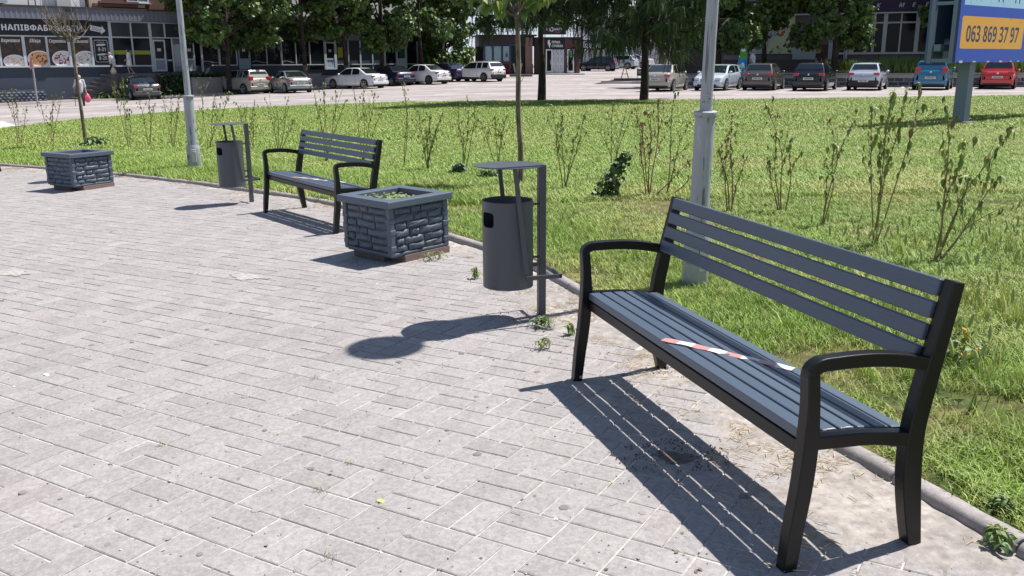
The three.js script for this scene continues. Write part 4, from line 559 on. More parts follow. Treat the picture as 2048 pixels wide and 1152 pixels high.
function car(label, kind, paint, x, z, az, o = {}) {
  const K = { ...KINDS[kind], ...o }, { L, W, H } = K, t = thing('parked_car', label, 'car', x, G(x, z), z, Math.PI / 2 - az * Math.PI / 180, o.group || 'parked cars around the square');
  const X = q => (q - .5) * L, hw = q => W / 2 * (1 - .16 * Math.pow(Math.abs(2 * q - 1), 5)), pm = phys(paint, .32, { clearcoat: 1, clearcoatRoughness: .06, metalness: o.metal ?? .25 });
  const st = [0, .006, .02, .05, .09, .14, .2, .27, .34, .42, .5, .58, .66, .73, .79, .85, .9, .94, .97, .99, 1];
  part('body', loft(st.map(q => { const w = hw(q), T = curve(K.top, q), e = Math.min(q, 1 - q), b = .19 + .10 * Math.pow(1 - Math.min(1, e / .12), 2), in_ = e < .004 ? .93 : 1, half = [[0, b], [w * .86 * in_, b], [w * .97 * in_, b + .05], [w * in_, .46], [w * .995 * in_, T * .72], [w * .965 * in_, T - .07], [w * .90 * in_, T - .012], [w * .5, T + .012], [0, T + .018]], r = half.map(p => [X(q), p[1], p[0]]), l = half.slice(0, -1).reverse().map(p => [X(q), p[1], -p[0]]); return r.concat(l); })), pm, t);
  part('tail_panel', cap(0, -1), pm, t); part('nose_panel', cap(1, 1), pm, t);
  function cap(q, s) { const T = curve(K.top, q), w = hw(q) * .93; return bx(.012, T - .29, w * 1.72, X(q) + s * -.004, (T + .29) / 2, 0); }
  // cabin
  const [c0, c1, c2, c3] = K.cab, wb = W / 2 * .90, wt = W / 2 * .70, yb = q => curve(K.top, q) + .0, roof = q => q <= c1 ? lerp(yb(c0), H - .035, Math.pow((q - c0) / (c1 - c0), .9)) : q >= c2 ? lerp(H - .035, yb(c3), Math.pow((q - c2) / (c3 - c2), 1.08)) : H - .035 + .035 * Math.sin(Math.PI * (q - c1) / (c2 - c1));
  const wAt = y => lerp(wb, wt, Math.min(1, Math.max(0, (y - .98 * (H / 1.47)) / (H - .98 * (H / 1.47))))), cs = []; for (let k = 0; k <= 22; k++) cs.push(lerp(c0, c3, k / 22)); [c1, c2].forEach(c => cs.push(c)); cs.sort((a, b) => a - b);
  part('roof', loft(cs.map(q => { const y0 = yb(q) - .02, y1 = Math.max(y0 + .005, roof(q)), h = [[wAt(y0), y0], [wAt(lerp(y0, y1, .5)), lerp(y0, y1, .5)], [wAt(y1 - .05), Math.max(y0, y1 - .05)], [wAt(y1) - .035, y1 - .012], [wAt(y1) * .5, y1 + .004], [0, y1 + .008]]; return h.map(p => [X(q), p[1], p[0]]).concat(h.slice(0, -1).reverse().map(p => [X(q), p[1], -p[0]])); })), pm, t);
  const side = (a, b, s) => grid(8, 3, (u, v) => { const q = lerp(a, b, u), y0 = yb(q) + .025, y1 = Math.max(y0 + .002, roof(q) - .065), y = lerp(y0, y1, v); return [X(q), y, s * (wAt(y) + .006)]; });
  const ss = c1 + (kind === 'sedan' ? -.06 : .005), splits = kind === 'wagon' || kind === 'suv' ? [[ss, c1 + .13], [c1 + .155, lerp(c1, c2, .58)], [lerp(c1, c2, .58) + .022, c3 - .035]] : [[ss + .03, lerp(c1, c2, .44)], [lerp(c1, c2, .44) + .022, c3 - .04]];
  for (const s of [-1, 1]) for (const [a, b] of splits) part('side_window', side(a, b, s), o.glass || glassM, t);
  const scr = (a, b, off) => grid(8, 5, (u, v) => { const q = lerp(a, b, v), y = roof(q), w = (wAt(y) - .075) * 2; return [X(q) + off * .7, y + .012, (u - .5) * w]; });
  part('windscreen', scr(c3 - .012, c2 + .018, .006), o.glass || glassM, t);
  part('rear_window', scr(c0 + (kind === 'sedan' ? .012 : .024), c1 - .012, -.006), glassM, t);
  // wheels
  const wr = K.wr || .315, ax = [.175, .80].map(q => X(q));
  for (const xx of ax) for (const s of [-1, 1]) {
    const zz = s * (W / 2 - .075); part('wheel_arch', cy(wr + .055, wr + .055, .04, 24, xx, wr + .01, s * (W / 2 - .016), Math.PI / 2), archM, t);
    const w = part('wheel', tr(new THREE.TorusGeometry(wr - .07, .075, 10, 26).scale(1, 1, 1.25), xx, wr, zz), tyreM, t);
    const f = zz + s * .075, rm = o.darkRim ? darkRimM : rimM; part('rim', [...[0, 1, 2, 3, 4].map(k => bar([xx, wr, f], [xx + Math.sin(k * 1.2566) * (wr - .11), wr + Math.cos(k * 1.2566) * (wr - .11), f], .05, .02)), tr(new THREE.TorusGeometry(wr - .1, .018, 6, 26), xx, wr, f), cy(.05, .05, .03, 12, xx, wr, f, Math.PI / 2)], rm, w); part('brake_disc', cy(wr - .1, wr - .1, .02, 20, xx, wr, f - s * .03, Math.PI / 2), archM, w);
  }
  // lamps, bumpers, plates, mirrors
  const tY = kind === 'sedan' ? .83 : kind === 'suv' ? .95 : .86, tall = o.tallLamp ? .3 : .15;
  for (const s of [-1, 1]) { part('tail_light', rb(.16, tall, .30, .04, X(.012) + .055, tY + tall / 2 - .06, s * (W / 2 * .80 - .06)), o.tail || tailM, t); part('headlight', rb(.34, .13, .30, .045, X(1) - .21, .665 + (kind === 'suv' ? .1 : 0), s * (W / 2 * .80 - .10), 0, 0, 0), headM, t); const m = part('door_mirror', tr(new THREE.SphereGeometry(.1, 10, 8).scale(.7, .75, 1), X(c3 - .075), yb(c3) + .06, s * (W / 2 + .04)), o.mirror || pm, t); }
  const lower = o.lowerDark ? trimM : pm; part('rear_bumper', rb(.16, .24, W * .90, .05, X(0) + .045, .43, 0), lower, t); part('front_bumper', rb(.16, .22, W * .88, .05, X(1) - .05, .42, 0), lower, t);
  part('bumper_trim', [rb(.1, .11, W * .82, .03, X(0) + .03, .28, 0), rb(.1, .13, W * .62, .03, X(1) + -.015, .31, 0)], trimM, t);
  part('grille', rb(.06, .10, W * .42, .02, X(1) - .045, .60, 0), trimM, t);
  part('number_plate', [bx(.012, .112, .52, X(0) - .045, o.plateY || (kind === 'sedan' ? .67 : .66), 0), bx(.012, .112, .52, X(1) + .034, .43, 0)], plateM, t);
  part('plate_letters', Array.from({ length: 7 }, (_, k) => bx(.004, .06, .035 + (k % 3) * .008, X(0) - .0535, o.plateY || (kind === 'sedan' ? .67 : .66), -.19 + k * .063)), trimM, t);
  part('door_handle', [-1, 1].flatMap(s => [.43, .60].map(q => rb(.16, .03, .03, .01, X(q), .86 * H / 1.47 * (kind === 'suv' ? .95 : 1), s * (W / 2 - .004)))), o.mirror || pm, t);
  part('door_seam', [-1, 1].flatMap(s => [.345, .525, .70].map(q => bx(.008, .5, .006, X(q), .62, s * (hw(q) * .999)))), archM, t);
  part('badge', cy(.05, .05, .02, 14, X(0) - .008, tY + .02, 0, 0, 0, Math.PI / 2), chromeM, t);
  if (o.rails) for (const s of [-1, 1]) part('roof_rail', rb(L * .42, .04, .04, .015, X(lerp(c1, c2, .5)), H + .035, s * (wt - .06)), o.railM || trimM, t);
  if (o.cladding) part('side_cladding', [-1, 1].map(s => rb(L * .44, .12, .05, .02, X(.49), .27, s * (W / 2 - .02))), trimM, t);
  part('underbody', bx(L * .9, .14, W * .74, 0, .22, 0), archM, t);
  return t;
}
const LEFT = 'cars parked in front of the shops', RIGHT = 'cars parked along the stone retaining wall', MIDDLE = 'cars parked by the hairdresser kiosk';
car('dark grey sedan parked in front of the shop steps, leftmost car', 'sedan', [.055, .06, .065], -23.6, -58.2, -35, { group: LEFT });
car('beige SUV with black roof rails parked before the dark shopfront', 'suv', [.36, .34, .29], -18.5, -63.3, -50, { group: LEFT, rails: 1, lowerDark: 0, cladding: 1, tallLamp: 1, wr: .34, L: 4.3, H: 1.63 });
car('silver-green sedan parked right beside the beige SUV', 'sedan', [.22, .25, .25], -15.05, -62.4, -33, { group: LEFT });
car('white sedan with dark windows and bright alloy wheels, frontmost of the white cars', 'sedan', [.62, .64, .67], -11.2, -66.5, -55, { group: LEFT, metal: .02, L: 4.9, tail: phys([.12, .05, .05], .2, { clearcoat: 1 }), lowerDark: 0 });
car('dark blue sedan with red tail lights half hidden behind the first white sedan', 'sedan', [.012, .016, .055], -9.15, -70.0, -40, { group: LEFT });
car('white sedan with dark rear lamps between two dark blue cars', 'sedan', [.66, .66, .66], -6.75, -70.2, -52, { group: LEFT, metal: .02, darkRim: 1, tail: phys([.06, .03, .03], .2, { clearcoat: 1 }) });
car('navy blue sedan partly hidden by the white wagon', 'sedan', [.022, .032, .085], -5.1, -74.0, -42, { group: LEFT });
car('white wagon with dark lower trim, last of the row by the blue kiosk', 'wagon', [.66, .66, .66], -2.55, -72.1, -46, { group: LEFT, metal: .02, lowerDark: 1, rails: 1, railM: chromeM, cladding: 1, darkRim: 1 });
car('dark blue hatchback beside the hairdresser kiosk', 'hatch', [.012, .018, .045], 8.95, -95, -68, { group: MIDDLE, tallLamp: 1 });
car('silver hatchback behind the dark blue hatchback', 'hatch', [.40, .44, .46], 11.9, -101.5, -62, { group: MIDDLE });
car('silver sedan furthest back beside the spruce trunk', 'sedan', [.46, .48, .49], 13.9, -104.5, -58, { group: MIDDLE });
car('beige sedan parked just right of the spruce trunk', 'sedan', [.36, .33, .29], 8.75, -51.9, 25, { group: RIGHT, L: 4.35 });
car('pale blue-white car facing the street behind the near lamp post', 'hatch', [.48, .56, .64], 11.9, -52.7, 208, { group: RIGHT, metal: .05, L: 4.6, H: 1.43 });
car('brown hatchback between the pale blue-white car and the black wagon', 'hatch', [.10, .085, .075], 14.5, -52.5, 26, { group: RIGHT });
car('black wagon with red tail lights, centre of the row by the stone wall', 'wagon', [.008, .008, .010], 17.0, -51.2, 28, { group: RIGHT, H: 1.5 });
car('pale silver-blue hatchback right of the black wagon', 'hatch', [.46, .51, .58], 20.0, -51.4, 28, { group: RIGHT, metal: .1, lowerDark: 1, plateY: .52 });
car('turquoise blue compact SUV under the billboard edge', 'suv', [.02, .155, .27], 23.75, -51.6, 29, { group: RIGHT, tallLamp: 1, metal: .1, H: 1.6 });
car('bright red wagon behind the billboard post at the right edge', 'wagon', [.52, .022, .018], 27.9, -52.5, 30, { group: RIGHT, metal: .02, H: 1.55 });

// ---------------------------------------------------------------- left shop building: local x along the front, z towards the street
const frameM = mat([.52, .56, .60], .5), darkPaneM = phys([.012, .015, .02], .12, { specularIntensity: .3 }), greyPaneM = phys([.05, .062, .072], .15, { specularIntensity: .35 }), plinthM = mat([.050, .065, .095], .75, { bumpMap: roughT, bumpScale: .003 });
{
  const t = thing('shop_building', 'long shop building at the left with dark signboards, food posters and glazed fronts', 'building', -24.142, 0, -64, 44 * Math.PI / 180);
  const U0 = -15, U1 = 25.6;
  part('plinth', bx(U1 - U0, 3.4, .5, (U0 + U1) / 2, -.30, -.30), plinthM, t);
  part('floor_slab', bx(U1 - U0, .12, 5, (U0 + U1) / 2, .94, -3.2), mat([.2, .2, .2], .9), t);
  part('back_wall', bx(U1 - U0, 9, .4, (U0 + U1) / 2, 4.0, -9), mat([.3, .28, .26], .9), t);
  part('room_wall', [bx(U1 - U0, 3.4, .2, (U0 + U1) / 2, 2.6, -4.4), bx(.3, 9, 9, U0 + .15, 4, -4.6), bx(.3, 9, 9, U1 - .15, 4, -4.6)], mat([.10, .11, .12], .9), t);
  // ribbed metal canopy band
  part('canopy_band', bx(17, .72, .9, -6.4, 4.66, .0), mat([.135, .15, .19], .55), t);
  for (let k = 0; k < 56; k++) part('band_rib', bx(.12, .66, .02, -14.7 + k * .30, 4.64, .455), mat([.16, .175, .215], .5), t);
  part('canopy_edge', bx(17.1, .10, 1.0, -6.4, 5.06, .02), mat([.05, .035, .03], .8), t);
  part('dark_fascia', bx(U1 - 2.1, .95, .5, (U1 + 2.1) / 2, 3.75, .0), mat([.018, .018, .02], .6), t);
  part('dark_fascia_top', bx(U1 - 2.1, .8, .46, (U1 + 2.1) / 2, 4.62, .0), mat([.05, .045, .045], .7), t);
  // lettered signboard
  const sign = print(2048, 229, (c, w, h) => { c.fillStyle = '#161b25'; c.fillRect(0, 0, w, h); const s = w / 8.5, X = u => (u + 12) * s; c.fillStyle = '#dfe3e6'; c.font = 'bold 122px sans-serif'; const T = 'НАПІВФАБРИКАТИ', tw = c.measureText(T).width; c.save(); c.translate(X(-9.9), 160); c.scale(4.85 * s / tw, 1); c.fillText(T, 0, 0); c.restore(); c.save(); c.translate(X(-4.12), 118); c.rotate(.2); c.scale(.92, .92); c.fillStyle = '#d9dde0'; c.beginPath(); c.moveTo(-125, -40); c.lineTo(60, -40); c.lineTo(60, -70); c.lineTo(130, 4); c.lineTo(60, 76); c.lineTo(60, 46); c.lineTo(-125, 46); c.closePath(); c.fill(); c.fillStyle = '#222'; c.font = 'italic 74px serif'; c.fillText('Вхід', -105, 28); c.restore(); });
  const sg = part('signboard', new THREE.PlaneGeometry(8.5, .95), mat([1, 1, 1], .6, { map: sign }), t, 'dark signboard with white lettering and an arrow'); sg.position.set(-7.75, 3.79, .075); part('sign_backing', bx(12, .95, .2, -9.45, 3.79, -.03), mat([.02, .022, .03], .6), t);
  // frames
  const V1 = 1.42, V2 = 3.28, V3 = 4.27, post = (u, w, a, b, z = 0) => part('window_post', bx(w, b - a, .12, u, (a + b) / 2, z), frameM, t), rail = (a, b, v, w, z = .003) => part('window_rail', bx(b - a, w, .12, (a + b) / 2, v, z), frameM, t), pane = (a, b, c, d, m = darkPaneM, z = -.03) => part('pane', bx(b - a, d - c, .02, (a + b) / 2, (c + d) / 2, z), m, t);
  for (const [u, w] of [[-11.45, .12], [-10.12, .12], [-8.72, .17], [-7.36, .12], [-6.02, .16], [-4.62, .13]]) post(u, w, V1, V2);
  post(-3.36, .22, V1, V3); post(-1.95, .09, V1, V3); post(-.66, .18, 1.0, V3); post(.36, .10, V2, V3); post(.80, .08, 1.0, V2); post(1.78, .08, 1.0, V2); post(2.05, .08, V2, V3); post(2.92, .12, 1.0, V2);
  rail(-15, -3.36, V2, .08); rail(-15, -.66, V1, .10); rail(-3.36, 2.3, V2, .08); rail(-4.7, 2.3, V3, .09);
  for (const [a, b, c] of [[-3.3, -1.95, -.66], [-1.95, -.66, 0]]) { pane(a, b, V1, V2); pane(a, b, V2, V3, greyPaneM); }
  pane(-.6, .36, V2, V3, greyPaneM); pane(.36, 2.05, V2, V3, greyPaneM); pane(.80, 1.78, 1.0, V2, phys([.15, .19, .23], .15, { clearcoat: 1 }));
  pane(-15, -4.6, V1, V2, darkPaneM, -.06);
  part('green_stripe', [bx(1.22, .26, .012, -2.65, 2.30, -.01), bx(1.16, .26, .012, -1.3, 2.30, -.01)], mat([.30, .36, .03], .6), t);
  // posters
  const food = (kind, title) => print(256, 352, (c, w, h) => { c.fillStyle = '#2b2422'; c.fillRect(0, 0, w, h); c.globalAlpha = .5; for (let k = 0; k < 26; k++) { c.fillStyle = ['#4a3626', '#1d1a1c', '#5d4630'][k % 3]; c.beginPath(); c.ellipse(R() * w, 60 + R() * 160, 20 + R() * 50, 14 + R() * 30, R(), 0, 7); c.fill(); } c.globalAlpha = 1; c.fillStyle = '#eceae6'; c.font = 'italic bold 58px serif'; c.textAlign = 'center'; if (title) c.fillText(title, w / 2, 66, w * .86);
    const px = kind === 1 ? 160 : kind === 0 ? 150 : 185, py = kind === 0 ? 300 : 270, rx = kind === 0 ? 135 : 150, ry = kind === 0 ? 84 : 104; c.fillStyle = '#e6e3e3'; c.beginPath(); c.ellipse(px, py, rx, ry, 0, 0, 7); c.fill(); c.fillStyle = kind === 1 ? '#d9a066' : '#d5d2d6'; c.beginPath(); c.ellipse(px, py - 4, rx * .86, ry * .82, 0, 0, 7); c.fill(); const cols = [['#d9cbb8', '#cf9a66', '#efe6da'], ['#8e2f28', '#d8b98a', '#5a2622'], ['#7a2233', '#e8d9d2', '#8f3b46'], ['#e9e2d4', '#7e8f67', '#d8cdbb']][kind]; for (let k = 0; k < 46; k++) { const a = R() * 6.28, d = Math.sqrt(R()); c.fillStyle = cols[k % 3]; c.beginPath(); c.ellipse(px + Math.cos(a) * d * rx * .75, py - 6 + Math.sin(a) * d * ry * .7, 7 + R() * 13, 5 + R() * 8, R() * 3, 0, 7); c.fill(); } });
  [[-10.05, -8.81, 0, 'Вареники'], [-8.63, -7.42, 1, 'Піца'], [-7.30, -6.10, 2, 'Сирники'], [-5.94, -4.69, 3, 'Пельмені']].forEach(([a, b, k, s]) => { const o = part('food_poster', new THREE.PlaneGeometry(b - a, V2 - V1 - .1), mat([1, 1, 1], .45, { map: food(k, s) }), t); o.position.set((a + b) / 2, (V1 + V2) / 2, -.025); });
  { const o = part('food_poster', new THREE.PlaneGeometry(1.2, V2 - V1 - .1), mat([1, 1, 1], .45, { map: food(1, '') }), t); o.position.set(-10.8, (V1 + V2) / 2, -.025); }
  const hours = print(256, 352, (c, w, h) => { c.fillStyle = '#1d1f22'; c.fillRect(0, 0, w, h); c.strokeStyle = '#d8dadb'; c.lineWidth = 6; c.beginPath(); c.roundRect(28, 34, w - 56, h - 80, 26); c.stroke(); c.fillStyle = '#d8dadb'; c.textAlign = 'center'; c.font = 'bold 62px sans-serif'; c.fillText('8-21', w / 2 + 12, 170); c.fillText('8-20', w / 2 + 12, 280); for (const y of [92, 212]) { c.beginPath(); c.ellipse(w / 2, y, 74, 13, -.05, 0, 7); c.fill(); } c.font = '22px sans-serif'; c.fillText('Працюємо', w / 2, 66); });
  { const o = part('hours_board', new THREE.PlaneGeometry(1.1, V2 - V1 - .06), mat([1, 1, 1], .5, { map: hours }), t); o.position.set(-4.0, (V1 + V2) / 2, -.022); part('pane', bx(1.12, V2 - V1, .02, -4.0, (V1 + V2) / 2, -.05), darkPaneM, t); }
  // doors
  const door = (u, w, name = 'shop_door', m = frameM, lowM = mat([.22, .27, .33], .5)) => { const d = part(name, [bx(.10, 2.12, .07, u - w / 2 + .05, 2.10, .03), bx(.10, 2.12, .07, u + w / 2 - .05, 2.10, .03), bx(w - .2, .11, .068, u, 3.10, .03), bx(w - .2, .10, .068, u, 1.84, .03), bx(w - .2, .12, .068, u, 1.10, .03)], m, t); part('door_glass', bx(w - .2, 1.16, .02, u, 2.47, .02), darkPaneM, d); part('door_panel', bx(w - .2, .64, .02, u, 1.47, .02), lowM, d); part('handle', bx(.03, .32, .05, u + w / 2 - .14, 2.0, .085), frameM, d); part('notice', bx(.26, .20, .006, u - .02, 2.48, .034), mat([.6, .6, .58], .7), d); };
  door(-.13, .86); door(2.02, .72); pane(.3, .78, 1.0, V2);
  part('door_letterbox', bx(.34, .10, .02, .56, 1.78, .0), frameM, t);
  // dark shopfront with chalk drawings
  const U = [2.95, 4.24, 5.55]; const chalk = k => print(256, 352, (c, w, h) => { c.fillStyle = '#14171b'; c.fillRect(0, 0, w, h); c.strokeStyle = '#8f9499'; c.lineWidth = 5; c.globalAlpha = .8; const r = rng(600 + k); for (let q = 0; q < 7; q++) { const x = 40 + r() * (w - 80), y = 40 + r() * (h - 90), s = 16 + r() * 26; c.beginPath(); if (q % 3 === 0) c.ellipse(x, y, s, s * .6, r() * 3, 0, 7); else if (q % 3 === 1) { c.moveTo(x - s, y); c.lineTo(x + s, y - s * .5); c.lineTo(x + s * .8, y + s * .7); c.lineTo(x - s * .6, y + s * .8); c.closePath(); } else { c.moveTo(x, y - s); c.bezierCurveTo(x + s, y - s, x - s, y + s, x + s * .8, y + s); } c.stroke(); } c.globalAlpha = 1; c.lineWidth = 8; c.strokeStyle = '#9ba0a4'; c.beginPath(); c.moveTo(0, h - 60 + (k % 2) * 20); c.bezierCurveTo(80, h - 90, 150, h - 20, w, h - 40); if (k % 2) c.stroke(); });
  const chalkPane = (a, b, k) => { const o = part('drawn_pane', new THREE.PlaneGeometry(b - a, V2 - V1 - .05), phys([1, 1, 1], .3, { map: chalk(k), specularIntensity: .3 }), t); o.position.set((a + b) / 2, (V1 + V2) / 2 - .03, -.02); };
  chalkPane(2.98, 4.17, 1); chalkPane(4.31, 5.5, 2); chalkPane(6.85, 8.0, 3); chalkPane(8.08, 9.22, 4); chalkPane(9.36, 10.5, 5); chalkPane(10.58, 11.7, 6);
  for (const u of [4.24, 5.6, 8.04, 9.29, 10.54, 11.78]) post(u, u === 4.24 || u === 9.29 ? .14 : .07, V1, V2 - .02);
  rail(3.6, 5.6, V1, .07); rail(6.8, 13.0, V1, .07);
  door(6.2, .95, 'blue_door', mat([.24, .32, .42], .5), mat([.24, .32, .42], .5)); pane(6.68, 6.85, 1.0, V2);
  const red = print(512, 128, (c, w, h) => { c.fillStyle = '#141416'; c.fillRect(0, 0, w, h); c.fillStyle = '#a82620'; c.beginPath(); c.moveTo(30, 110); c.quadraticCurveTo(60, 10, 170, 24); c.lineTo(120, 60); c.quadraticCurveTo(80, 60, 60, 118); c.closePath(); c.fill(); c.beginPath(); c.moveTo(330, 40); c.quadraticCurveTo(420, 10, 470, 90); c.lineTo(420, 70); c.closePath(); c.fill(); c.save(); c.translate(236, 66); c.rotate(.62); c.fillStyle = '#b9b4b8'; c.fillRect(-56, -30, 112, 60); c.fillStyle = '#5d4a50'; for (let i = 0; i < 4; i++) for (let j = 0; j < 2; j++) c.fillRect(-50 + i * 27, -25 + j * 29, 20, 20); c.restore(); });
  { const o = part('shop_sign', new THREE.PlaneGeometry(4.1, .95), mat([1, 1, 1], .6, { map: red }), t, 'black shop sign with red shapes and a white grid'); o.position.set(4.9, 3.74, .26); }
  // glazed front further right
  for (const [u, w] of [[13.12, .10], [14.16, .12], [15.35, .09], [16.5, .12], [17.7, .09], [18.95, .14], [20.15, .08], [21.2, .10], [22.4, .10], [23.5, .08], [24.6, .08]]) post(u, w, 1.05, V2 + .1);
  rail(11.8, 25, V2 + .12, .09); rail(14.2, 25, 1.42, .07);
  for (const [a, b, m] of [[11.82, 13.1, darkPaneM], [14.2, 15.3, greyPaneM], [15.4, 16.45, greyPaneM], [16.55, 17.65, phys([.05, .075, .10], .12)], [17.75, 18.9, phys([.05, .075, .10], .12)], [19.0, 20.1, darkPaneM], [21.25, 22.35, darkPaneM], [22.45, 23.45, greyPaneM], [23.55, 24.55, darkPaneM]]) pane(a, b, 1.05, V2 + .1, m);
  door(13.64, .95, 'white_door', mat([.50, .58, .66], .5), mat([.40, .50, .62], .5)); door(20.66, 1.0, 'white_door', mat([.55, .60, .62], .5), mat([.5, .56, .6], .5));
  part('green_notice', bx(.6, .75, .02, 20.7, 2.3, .10), mat([.02, .10, .07], .5), t); part('lime_notice', bx(.45, .8, .01, 14.6, 2.35, -.012), mat([.40, .42, .04], .5), t);
  // upper storey
  const white = mat([.66, .68, .70], .9, { bumpMap: roughT, bumpScale: .004 }), brown = mat([.22, .13, .10], .9, { map: grainT });
  part('upper_wall', bx(10.4, 4.6, .6, -9.7, 7.35, -.9), white, t, 'white rendered upper wall'); part('upper_wall', bx(14, 4.6, .6, 2.5, 7.35, -.98), brown, t, 'brown upper wall'); part('upper_wall', bx(16.1, 4.6, .6, 17.55, 7.35, -.9), white, t, 'white rendered upper wall');
  part('pilaster', bx(.85, 4.6, .3, -5.9, 7.35, -.45), mat([.42, .44, .45], .9), t); part('pilaster', bx(.8, 4.6, .3, -3.9, 7.35, -.55), mat([.46, .36, .29], .9), t); part('pilaster', bx(.9, 4.6, .3, 25.1, 7.35, -.45), mat([.46, .34, .26], .9), t);
  part('balcony', [bx(2.2, .14, 1.2, -10.5, 5.25, -.2), bx(2.2, 1.1, .1, -10.5, 5.8, .35)], mat([.40, .45, .52], .8), t); part('cornice', [bx(3.4, .2, .5, -2.4, 5.32, -.5), bx(2.6, .14, .6, -2.4, 5.52, -.5)], brown, t);
  for (const u of [-1.0, 1.8, 4.6, 7.4]) { const w = part('upper_window', [bx(1.5, .1, .12, u, 5.62, -.66), bx(1.5, .1, .12, u, 7.2, -.66), bx(.09, 1.5, .115, u - .7, 6.4, -.66), bx(.09, 1.5, .115, u + .7, 6.4, -.66), bx(.07, 1.5, .11, u, 6.4, -.66)], frameM, t); part('upper_pane', bx(1.4, 1.5, .03, u, 6.4, -.67), phys([.10, .14, .19], .06), w); part('window_sill', bx(1.7, .06, .2, u, 5.54, -.6), mat([.5, .5, .5], .8), w); }
  part('roof', bx(U1 - U0 + .4, .3, 9, (U0 + U1) / 2, 9.8, -4.7), mat([.14, .13, .13], .9), t);
  part('wall_lamp', [bx(.45, .25, .3, -5.95, 4.93, .55), bar([-8.2, 5.1, .3], [-8.2, 5.45, .3], .05), bar([-8.2, 5.45, .3], [-7.8, 5.45, .3], .05), bar([-7.8, 5.45, .3], [-7.8, 5.1, .3], .05)], trimM, t);
}
const SHOPX = V(Math.cos(44 * Math.PI / 180), 0, -Math.sin(44 * Math.PI / 180)), SHOPZ = V(Math.sin(44 * Math.PI / 180), 0, Math.cos(44 * Math.PI / 180));
const shop = (u, w) => V(-24.142, 0, -64).addScaledVector(SHOPX, u).addScaledVector(SHOPZ, w);
function shopThing(name, label, cat, u, w, group) { const p = shop(u, w), t = thing(name, label, cat, p.x, 0, p.z, 44 * Math.PI / 180, group); return t; }
{
  const t = shopThing('entrance_steps', 'concrete entrance steps and landing in front of the food shop door', 'steps', -3.6, .05), m = mat([.21, .19, .185], .9, { map: grainT }), n = 7, g0 = -.76;
  for (let k = 0; k < n; k++) { const y = lerp(g0, .88, (k + 1) / n); part('step', rb(.36, y - g0 + .2, 2.0, .01, -2.6 + k * .34, (y + g0 - .2) / 2, 1.06), m, t); }
  part('landing', rb(5.6, 2.0, 1.5, .01, 2.6, -.06, .83), m, t);
  const bed = shopThing('planting_bed', 'low concrete planting bed along the shopfront behind the parked cars', 'planting bed', 9, 2.3), bm = mat([.42, .40, .37], .9, { map: grainT });
  part('bed_wall', [bx(17.2, 1.15, .22, 0, .0, 1.1), bx(.22, 1.15, 1.9, -8.5, -.001, .1), bx(.22, 1.15, 1.9, 8.5, -.001, .1)], bm, bed); part('bed_soil', bx(16.8, .5, 2.0, 0, .17, .05), mat([.10, .08, .06], 1), bed); part('coping', rb(17.3, .06, .3, .01, 0, .60, 1.1), bm, bed);
  const w = shopThing('stone_wall', 'low blue-grey cobbled wall at the left edge below the shop plinth', 'wall', -10.6, .55); const r = rng(77);
  part('wall_core', bx(5.2, .9, .5, 0, -.45, 0), plinthM, w); for (let j = 0; j < 5; j++) for (let k = 0; k < 19; k++) { const g = tr(new THREE.SphereGeometry(.11, 6, 5).scale(1.15, .72, .5), -2.5 + k * .27 + (j % 2) * .13, -.8 + j * .16, .25); part('cobble', g, r() < .5 ? plinthM : mat([.12, .14, .18], .8), w); }
  const sw = grid(60, 4, (u, v) => { const p = shop(lerp(-16, 28, u), lerp(.2, 3.6, v)); return [p.x, G(p.x, p.z) + .12, p.z]; }); struct('shop_pavement', sw, mat([.42, .38, .36], .93, { map: asphT }), 'raised pavement strip along the shops');
  const ke = grid(60, 1, (u, v) => { const p = shop(lerp(-16, 28, u), 3.6); return [p.x, G(p.x, p.z) + .12 - v * .2, p.z]; }); struct('shop_kerb', ke, mat([.5, .46, .44], .9), 'kerb of the shop pavement');
  const sp = thing('sign_post', 'thin sign post with a narrow red-white board, left by the shop', 'sign post', -25.9, G(-25.9, -50), -50); part('pole', cy(.045, .045, 2.5, 10, 0, 1.25, 0), mat([.3, .3, .31], .5), sp); part('board', [bx(.16, .6, .03, 0, 2.3, .05, 0, 1.0, 0)], mat([.25, .06, .06], .6), sp); part('board_edge', [bx(.05, .6, .035, -.1, 2.3, .05, 0, 1.0, 0)], mat([.6, .6, .6], .6), sp);
  const gp = shop(-4.9, 2.5); weedClump('flower_bed_plant', 'bright green leafy plant by the kerb left of the dark sedan', 'plant', gp.x, gp.z, 260, .9, .55, .1, leafGeo(.5, .1, .2, .8), [leafA[1], darkLeaf[2], leafA[0]], 1);
  const hd = shopThing('hedge', 'low dark hedge below the shop door landing, behind the dark sedan', 'hedge', 1.6, 2.0); { const r2 = rng(88), L = []; for (let k = 0; k < 1300; k++) L.push([M4((r2() - .5) * 5.4, -.6 + r2() * 1.45, (r2() - .5) * .8, (r2() - .5), r2() * 6.28, (r2() - .5), .55 + r2() * .5), null]); inst('hedge_leaves', cluster[0], darkLeaf[0], L, hd); }
}

